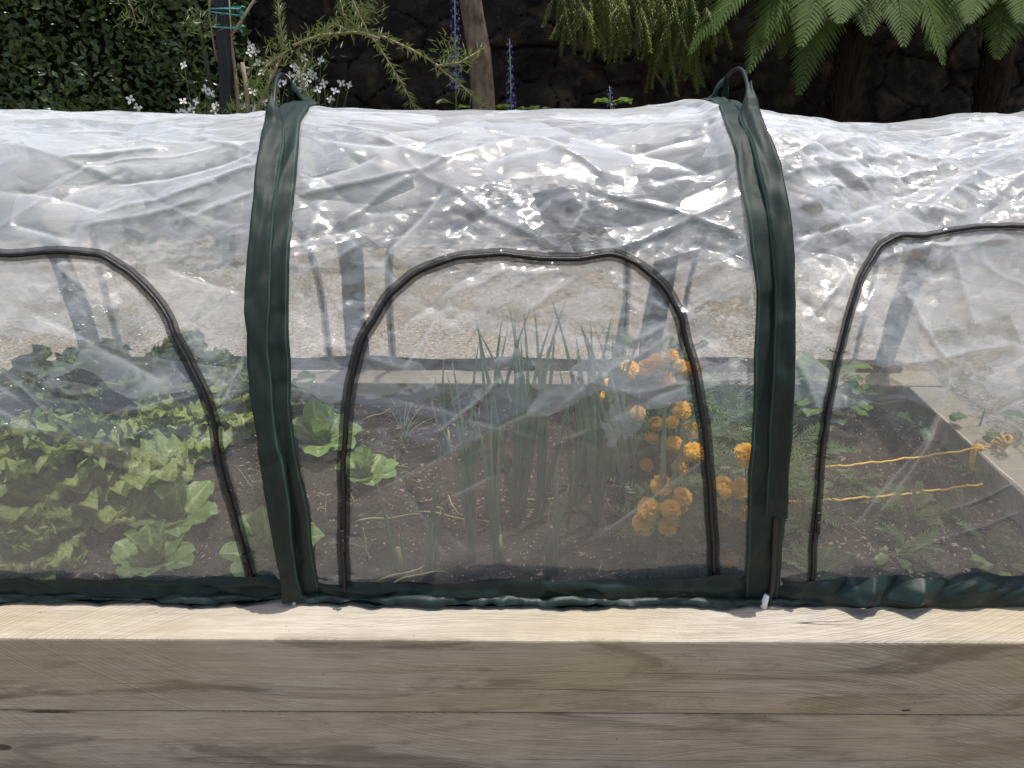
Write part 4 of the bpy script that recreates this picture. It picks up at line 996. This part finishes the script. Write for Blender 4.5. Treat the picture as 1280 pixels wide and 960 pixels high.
# stake, ties, sapling
YS = 3.95
def stake():
    t = at_y(274, -30, YS); a = at_y(283, 100, YS); b0 = np.array([a[0]+(a[0]-t[0])*6.2*.55, YS, -.41]); top = t+(t-a)*1.2
    e = MB(); hw = .034
    rows = [[p+np.array([dx*hw, dy*hw, 0]) for dx, dy in ((-1, -1), (1, -1), (1, 1), (-1, 1))] for p in (b0, a, top)]
    e.add([p for r in rows for p in r], [(i*4+k, i*4+(k+1) % 4, i*4+4+(k+1) % 4, i*4+4+k) for i in range(2) for k in range(4)]+[(8, 9, 10, 11)])
    tag(e.build('garden_stake', STAKEM, smooth=False, origin=b0), 'charcoal wooden stake beside the sapling with twine round it', 'stake')
    def tie(y, lab, tl):
        b = MB(); c = at_y(283, y, YS-.01)
        pts = [c+np.array([.085*math.cos(t), .058*math.sin(t), .012*math.sin(t*.5+tl)+tl*.02*math.cos(t)]) for t in np.linspace(0, 6.283, 28)]
        b.tube(pts, .0045, 6); p = c+np.array([.085, -.01, 0])
        b.tube([p, p+np.array([.02, -.02, .02]), p+np.array([.035, -.02, .012])], .004, 5); b.tube([p, p+np.array([.015, -.02, -.02])], .004, 5)
        tag(b.build('twine_tie', TWINE, origin=c), lab, 'twine', 'teal twine ties on the stake')
    tie(12, 'topmost loose teal twine loop round stake and sapling', .3); tie(19, 'second teal twine loop sagging just under the topmost one', -.3); tie(36, 'lowest teal twine loop, level, round the charcoal stake', 0)
stake()
def sapling():
    rng = random.Random(21); base = at_y(306, 235, YS); base[2] = -.41
    e = empty('sapling', base, 'young needle leaved sapling with pale arching stems tied to the stake', 'sapling')
    P = lambda L, Y: [at_y(a, b, Y+(i*.02)) for i, (a, b) in enumerate(L)]
    m = MB(); g = at_y(312, 150, YS)
    m.tube([base, (base+g)/2+np.array([.01, 0, 0]), g], [.024, .020, .016], 8); m.build('trunk', TWIG, e)
    stems = [([(312, 160), (308, 110), (303, 78)], [.016, .014, .012], 0), ([(300, 160), (295, 100), (288, 45), (283, -40)], [.014, .012, .011, .009], 0),
             ([(288, 45), (300, 28), (318, 0), (330, -30)], [.010, .009, .008, .006], 0), ([(316, 150), (335, 105), (355, 65)], [.010, .009, .007], 1),
             ([(355, 62), (350, 30), (346, -20)], [.006, .005, .004], 1), ([(366, 57), (400, 44), (440, 40), (480, 46), (515, 62), (545, 80)], [.008, .008, .007, .006, .006, .004], 2),
             ([(545, 80), (556, 90), (580, 110), (605, 132)], [.006, .005, .004, .003], 3), ([(548, 82), (575, 78), (605, 60)], [.006, .005, .003], 3),
             ([(432, -20), (445, 10), (460, 40), (475, 60), (500, 100), (520, 138)], [.005, .005, .004, .004, .003, .002], 3), ([(355, 65), (330, 85), (318, 110)], [.006, .005, .003], 1),
             ([(262, -20), (262, 20), (268, 60), (272, 78)], [.006, .006, .005, .003], 0), ([(410, 170), (390, 130), (375, 95), (383, 78)], [.005, .005, .004, .003], 2),
             ([(475, 48), (452, 40), (430, 20), (420, -20)], [.004, .004, .003, .003], 3), ([(440, 40), (420, 30), (405, 38)], [.004, .003, .002], 3),
             ([(150, -20), (165, 10), (172, 34)], [.004, .003, .002], 0), ([(300, 120), (290, 130), (270, 145)], [.005, .004, .002], 0)]
    nd = MB(); segs = []
    for L, rr, k in stems:
        pts = P(L, YS-.05*k); b = MB(); b.tube(pts, rr, 7); b.build('stem', TWIG, e); segs.append((pts, k, L))
    for pts, k, L in segs:
        needy = k >= 1
        for i in range(len(pts)-1):
            a, c = pts[i], pts[i+1]; l = np.linalg.norm(c-a); n = int(l/.0045*(1 if needy else .12)); dd = (c-a)/l
            for q in range(n):
                t = rng.random(); p = a+(c-a)*t; az = rng.random()*6.28; nv = np.array([math.cos(az), math.sin(az)*.8, rng.uniform(-.6, .9)]); d = dd*.75+nv*.8; d /= np.linalg.norm(d)
                ll = rng.uniform(.045, .085); s = np.cross(d, [0, 1, 0.2]); s /= np.linalg.norm(s)+1e-6; nd.cur = rng.random()
                nd.add([p, p+d*ll*.5+s*.0032, p+d*ll, p+d*ll*.5-s*.0032], [(0, 1, 2, 3)])
    tw = [((300, 140), 40), ((318, 110), 50), ((355, 60), 60), ((385, 80), 60), ((400, 45), 70), ((440, 20), 60), ((460, 10), 50), ((575, 80), 50), ((560, 60), 50), ((290, 145), 60), ((340, 120), 40), ((165, 20), 40), ((330, 75), 40), ((250, 30), 40), ((260, 145), 40)]
    for (px, py), n in tw:
        c = at_y(px, py, YS-.1)
        for q in range(n):
            p = c+np.array([rng.gauss(0, .05), rng.gauss(0, .05), rng.gauss(0, .04)]); d = np.array([rng.uniform(-1, 1), rng.uniform(-.6, .6), rng.uniform(-.5, 1)]); d /= np.linalg.norm(d); s = np.cross(d, [0, 1, .2]); s /= np.linalg.norm(s); ll = rng.uniform(.04, .08); nd.cur = rng.random()
            nd.add([p, p+d*ll*.5+s*.003, p+d*ll, p+d*ll*.5-s*.003], [(0, 1, 2, 3)])
    nd.build('needles', NEED, e)
sapling()
# gaura
def petals(b, p, r, n, face, rng, cupv=.2):
    face = np.array(face, float); face /= np.linalg.norm(face); a = np.cross(face, [0, 0, 1.]); a /= np.linalg.norm(a)+1e-6; c = np.cross(a, face); o = rng.random()*6
    for k in range(n):
        t = o+6.283*k/n+rng.uniform(-.2, .2); d = a*math.cos(t)+c*math.sin(t); s = -a*math.sin(t)+c*math.cos(t); l = r*rng.uniform(.8, 1.1); b.cur = rng.random()
        b.add([p, p+d*l*.6+s*l*.32+face*l*cupv, p+d*l+face*l*cupv*.6, p+d*l*.6-s*l*.32+face*l*cupv], [(0, 1, 2, 3)])
def gaura(bpx, fl, lab, seed, Y):
    rng = random.Random(seed); base = at_y(bpx, 200, Y); base[2] = -.40; e = empty('gaura_plant', base, lab, 'flower', 'white flowered gaura behind the tunnel'); st = MB(); lf = MB()
    for px, py in fl:
        p = at_y(px, py, Y+rng.uniform(-.15, .15)); m = base*.35+p*.65+np.array([rng.uniform(-.08, .08), 0, .06])
        st.tube([base*(1-t)**2+2*m*t*(1-t)+p*t*t for t in np.linspace(0, 1, 9)], [.004, .0035, .003, .003, .0025, .0022, .002, .0018, .0015], 4)
        f = MB(); petals(f, p, .034, 4, (rng.uniform(-.6, .6), -1, rng.uniform(.0, .8)), rng)
        petals(f, p+np.array([0, -.004, 0]), .012, 5, (rng.uniform(-.6, .6), -1, .2), rng, .6)
        f.build('flower', GAUP, e)
        for k in range(7):
            t = rng.uniform(.35, .95); c = base*(1-t)**2+2*m*t*(1-t)+p*t*t; d = np.array([rng.uniform(-1, 1), rng.uniform(-1, .3), rng.uniform(-.2, .8)]); d /= np.linalg.norm(d); s = np.cross(d, [0, .3, 1]); s /= np.linalg.norm(s); l = rng.uniform(.03, .06); lf.cur = rng.random()
            lf.add([c, c+d*l*.5+s*l*.14, c+d*l, c+d*l*.5-s*l*.14], [(0, 1, 2, 3)])
    st.build('stems', STEM, e); lf.build('foliage', NEED, e)
gaura(255, [(163, 124), (172, 134), (230, 82), (258, 112), (264, 116), (229, 127), (224, 141), (234, 141), (246, 127), (270, 132), (268, 138), (285, 140), (268, 150), (240, 136)], 'white gaura at the left in front of the hedge', 61, 4.2)
gaura(330, [(313, 57), (312, 66), (319, 65), (333, 80), (322, 79), (328, 91), (339, 93), (348, 105), (357, 103), (316, 115), (362, 95), (300, 120), (318, 135), (338, 142), (358, 138), (305, 133), (345, 125), (330, 128)], 'white gaura around the sapling stems in the middle', 62, 4.3)
gaura(385, [(380, 73), (401, 76), (372, 87), (368, 83), (378, 92), (376, 100), (384, 100), (389, 94), (393, 95), (405, 104), (427, 104), (437, 106), (419, 114), (413, 124), (380, 108), (366, 105), (376, 110), (398, 112), (388, 88), (371, 95), (616, 105)][:20], 'white gaura with the densest flowers behind the left loop', 63, 4.4)
def delph(px, y0, y1, lab, seed, Y, wd, dens=1., nm='delphinium'):
    rng = random.Random(seed); t = at_y(px, y0, Y); b = at_y(px+2, y1, Y); base = np.array([b[0], Y, -.40]); e = empty(nm, base, lab, 'delphinium', 'blue delphinium spikes by the stone wall')
    st = MB(); st.tube([base, b, t], [.009, .007, .003], 6); st.build('stem', STEM, e); f = MB(); c = MB(); n = int(95*dens); H = t[2]-b[2]
    for k in range(n):
        u = (k+rng.random())/n; a = k*2.4; p = b+(t-b)*u; r = wd*(1-.65*u)*rng.uniform(.7, 1.1); q = p+np.array([math.cos(a)*r, math.sin(a)*r, rng.uniform(-.01, .01)])
        fc = np.array([math.cos(a), math.sin(a), .15]); petals(f, q, .021*(1-.5*u), 5, fc, rng, .25)
        petals(c, q+fc*.004, .007*(1-.4*u), 4, fc, rng, .5)
    f.build('petals', DELP, e); c.build('flower_eyes', DELC, e); lf = MB()
    for k in range(26):
        a = rng.random()*6.28; z = rng.uniform(-.1, .55); p = base+np.array([0, 0, .4+z]); lf.cur = rng.random(); big_leaf(lf, p, a, .15, .08, R(20), R(60), .01, rng, .1, 5, 5)
    lf.build('leaves', BASIL, e)
delph(568, -30, 112, 'tall violet blue delphinium spike left of the brown tree trunk', 71, 4.75, .050)
delph(637, 48, 150, 'shorter blue delphinium spike right of the brown tree trunk', 72, 4.85, .040, .6)
delph(762, 108, 150, 'smallest grey blue delphinium tip low against the dark wall', 73, 5.0, .035, .3)
def tree():
    Y = 4.6; t = at_y(586, -10, Y); m = at_y(600, 70, Y); b = at_y(605, 135, Y); base = np.array([b[0]+.02, Y, -.41]); e = empty('tree', base, 'brown mottled tree trunk rising in front of the stone wall', 'tree')
    s = MB(); top = t+(t-m)*5; top[2] = min(top[2], 2.9)
    s.tube([base, b, m, t, (t+top)/2+np.array([.03, 0, 0]), top], [.10, .083, .080, .074, .066, .05], 14); s.build('trunk', BARK, e)
    rng = random.Random(31); l = MB(); br = MB()
    for k in range(7):
        a = k*.9; q = top+np.array([math.cos(a)*.9, abs(math.sin(a))*.8, .5+.2*math.sin(k*2)]); br.tube([top-np.array([0, 0, .15]), (top+q)/2+np.array([0, 0, .1]), q], [.035, .022, .01], 6)
        for j in range(330):
            p = q+np.array([rng.gauss(0, .32), rng.gauss(0, .3), rng.gauss(0, .22)]); d = np.array([rng.uniform(-1, 1), rng.uniform(-1, 1), rng.uniform(-.6, .6)]); d /= np.linalg.norm(d); s_ = np.cross(d, [0, 0, 1.]); s_ /= np.linalg.norm(s_); L = rng.uniform(.05, .09); l.cur = rng.random()
            l.add([p, p+d*L*.5+s_*L*.25, p+d*L, p+d*L*.5-s_*L*.25], [(0, 1, 2, 3)])
    br.build('branches', BARK, e); l.build('crown', HEDGE_L, e)
tree()
# tree ferns
def frond(P0, P1, P2, parent, seed, plen=.30, npin=30, mat=None):
    rng = random.Random(seed); b = MB(); P0, P1, P2 = map(lambda q: np.array(q, float), (P0, P1, P2)); pts = [P0*(1-t)**2+2*P1*t*(1-t)+P2*t*t for t in np.linspace(0, 1, 41)]
    fwd = P2-P0; sid0 = np.cross(fwd, [0, 0, 1.]); sid0 /= np.linalg.norm(sid0)+1e-6
    b.cur = .3; b.tube(pts, [.008*(1-.85*i/40)+.0008 for i in range(41)], 5)
    for k in range(npin):
        t = .14+.86*(k/npin)**.92; i = min(39, int(t*40)); p = pts[i]*(1-(t*40-i))+pts[i+1]*(t*40-i); d = pts[i+1]-pts[i]; d /= np.linalg.norm(d)
        sd_ = sid0-d*np.dot(sid0, d); sd_ /= np.linalg.norm(sd_); nr_ = np.cross(sd_, d); nr_ = nr_ if nr_[2] > 0 else -nr_
        L = plen*(min(1, (1-t)*1.75+.02)**.85)*min(1, .45+t*1.6)
        for sg in (-1, 1):
            b.cur = rng.random()*.8+.1; q = sd_*sg*.80+d*(.56+.2*t)+nr_*rng.uniform(-.05, .12); q /= np.linalg.norm(q); L_ = L*rng.uniform(.92, 1.06); npn = max(4, int(L_/.0095)); pt = p.copy(); qd = q.copy()
            for j in range(npn):
                u = j/npn; st_ = L_/npn; pn = pt+qd*st_; wv = np.cross(qd, nr_); wv /= np.linalg.norm(wv)+1e-6; lw = .0205*min(1, (1-u)*1.6+.08)*(L_/plen*.5+.5)
                for s2 in (-1, 1):
                    tip = pt+wv*s2*lw+qd*lw*.45-nr_*lw*.25; b.add([pt, pt+qd*st_*.80, tip+qd*.003, tip-qd*.0015+wv*s2*-.003], [(0, 1, 2, 3)])
                pt = pn; qd = qd+np.array([0, 0, -.30/npn])+d*(.10/npn); qd /= np.linalg.norm(qd)
    return b.build('frond', mat or FERN, parent)
def treefern(cpx, cpy, Y, tips, lab, seed, trunk_px):
    crown = at_y(cpx, cpy, Y); bx = at_y(trunk_px, 140, Y)[0]; base = np.array([bx, Y, -.41]); e = empty('tree_fern', base, lab, 'tree fern', 'tree ferns in front of the wall')
    rng = random.Random(seed); t = MB(); t.tube([base, base*.5+crown*.5+np.array([.02, 0, 0]), crown], [.13, .11, .09], 14)
    for k in range(260):
        u = rng.random(); a = rng.random()*6.28; p = base*(1-u)+crown*u+np.array([math.cos(a), math.sin(a), 0])*.10; t.tube([p, p+np.array([math.cos(a)*.03, math.sin(a)*.03, rng.uniform(.04, .10)])], [.009, .003], 4)
    t.build('trunk', DBARK, e)
    for k, (c, tip, Yt) in enumerate(tips): frond(crown, at_y(c[0], c[1], (Y+Yt)/2), at_y(tip[0], tip[1], Yt), e, seed*10+k, .37, 40)
    for k in range(12):
        a = R(-10+k*19); L = rng.uniform(1.0, 1.5); frond(crown, crown+np.array([math.cos(a)*L*.5, math.sin(a)*L*.4, .55]), crown+np.array([math.cos(a)*L, math.sin(a)*L*.75, rng.uniform(-.1, .25)]), e, seed*10+20+k, .3, 24)
treefern(1085, -110, 4.75, [((1035, -45), (998, 121), 4.0), ((990, -60), (934, 94), 4.05), ((930, -70), (861, 70), 4.2), ((1150, -70), (1180, 83), 4.05), ((880, -110), (790, 40), 4.5), ((1040, -75), (1000, 60), 3.85), ((985, -80), (955, 50), 4.1), ((1090, -70), (1085, 45), 4.0), ((940, -100), (900, 20), 4.3), ((1120, -80), (1130, 60), 3.95), ((1010, -70), (975, 75), 4.3), ((1060, -60), (1050, 30), 3.8), ((1130, -90), (1110, 20), 4.3), ((1160, -90), (1220, 45), 4.4), ((960, -95), (890, 45), 4.05)], 'tree fern with green fronds drooping beside the right loop', 81, 1062)
treefern(1270, -120, 4.85, [((1270, -40), (1246, 75), 4.1), ((1225, -60), (1178, 58), 4.15), ((1310, -60), (1300, 70), 4.1), ((1360, -60), (1400, 60), 4.2), ((1215, -90), (1145, 30), 4.4), ((1290, -80), (1275, 30), 3.9), ((1240, -70), (1210, 30), 4.0), ((1215, -80), (1160, 65), 4.2), ((1300, -80), (1330, 60), 4.0)], 'tree fern with dark trunk at the right photo edge', 82, 1252)
def conifer():
    rng = random.Random(91); Y = 4.55; base = at_y(800, 150, Y+.35); base[2] = -.41; e = empty('weeping_conifer', base, 'weeping conifer with hanging fuzzy green shoots left of the tree ferns', 'conifer')
    top = at_y(800, -120, Y+.3); m = at_y(815, 60, Y+.35); t = MB(); t.tube([base, m, top], [.07, .05, .035], 9); t.build('trunk', DBARK, e)
    br = MB(); f = MB()
    for px in (700, 730, 760, 790, 820, 850, 880):
        q = at_y(px, -35+rng.uniform(-15, 10), Y-.1); br.tube([top-np.array([0, 0, .05]), (top+q)/2+np.array([0, 0, .12]), q], [.014, .009, .005], 5)
    br.build('branches', DBARK, e); br = MB()
    br.tube([at_y(840, 150, Y+.3), at_y(830, 110, Y+.25), at_y(818, 90, Y+.3)], [.02, .018, .012], 6)
    br.build('branch', DBARK, e)
    for k in range(165):
        px = rng.uniform(700, 905); ln = 30+75*max(.15, 1-abs((px-745)/85)**2 if px < 800 else 1-abs((px-845)/60)**2); y0 = rng.uniform(-60, 25); y1 = y0+ln*rng.uniform(.6, 1.15)
        y1 = min(y1, rng.uniform(70, 132) if px > 800 else rng.uniform(35, 78)); Yk = Y+rng.uniform(-.25, .25); a = at_y(px, y0, Yk); c = at_y(px+rng.uniform(-22, 22)-(8 if px < 720 else 0), y1, Yk-.05); mm = (a+c)/2+np.array([rng.uniform(-.03, .03), -.04, .03])
        L = np.linalg.norm(c-a); n = int(L/.0026); f.cur = rng.random(); cur0 = f.cur
        for i in range(n):
            t = (i+rng.random())/n; p = a*(1-t)**2+2*mm*t*(1-t)+c*t*t; d = c-a; d = d/np.linalg.norm(d); az = i*2.4; nv = np.array([math.cos(az), math.sin(az), 0]); q = nv*.75+d*.75; q /= np.linalg.norm(q); s = np.cross(q, d); s /= np.linalg.norm(s)+1e-6; l = .046*(1-.35*t)*rng.uniform(.7, 1.2); f.cur = min(1, max(0, cur0*.7+rng.random()*.3))
            f.add([p, p+q*l*.5+s*.0045, p+q*l, p+q*l*.5-s*.0045], [(0, 1, 2, 3)])
    f.build('foliage', CONI, e)
conifer()
def smallfern(px, py, Y, n, L, lab, seed):
    rng = random.Random(seed); p = at_y(px, py, Y); base = np.array([p[0], Y, p[2]-.12]); e = empty('small_fern', base, lab, 'fern')
    for k in range(n):
        a = 6.28*k/n+rng.random()*.5; frond(base, base+np.array([math.cos(a)*L*.4, math.sin(a)*L*.3, L*.8]), base+np.array([math.cos(a)*L, math.sin(a)*L*.6, L*.35]), e, seed*7+k, L*.3, 16)
smallfern(668, 128, 4.9, 5, .16, 'small light green fern at the wall beside the shorter delphinium', 95)
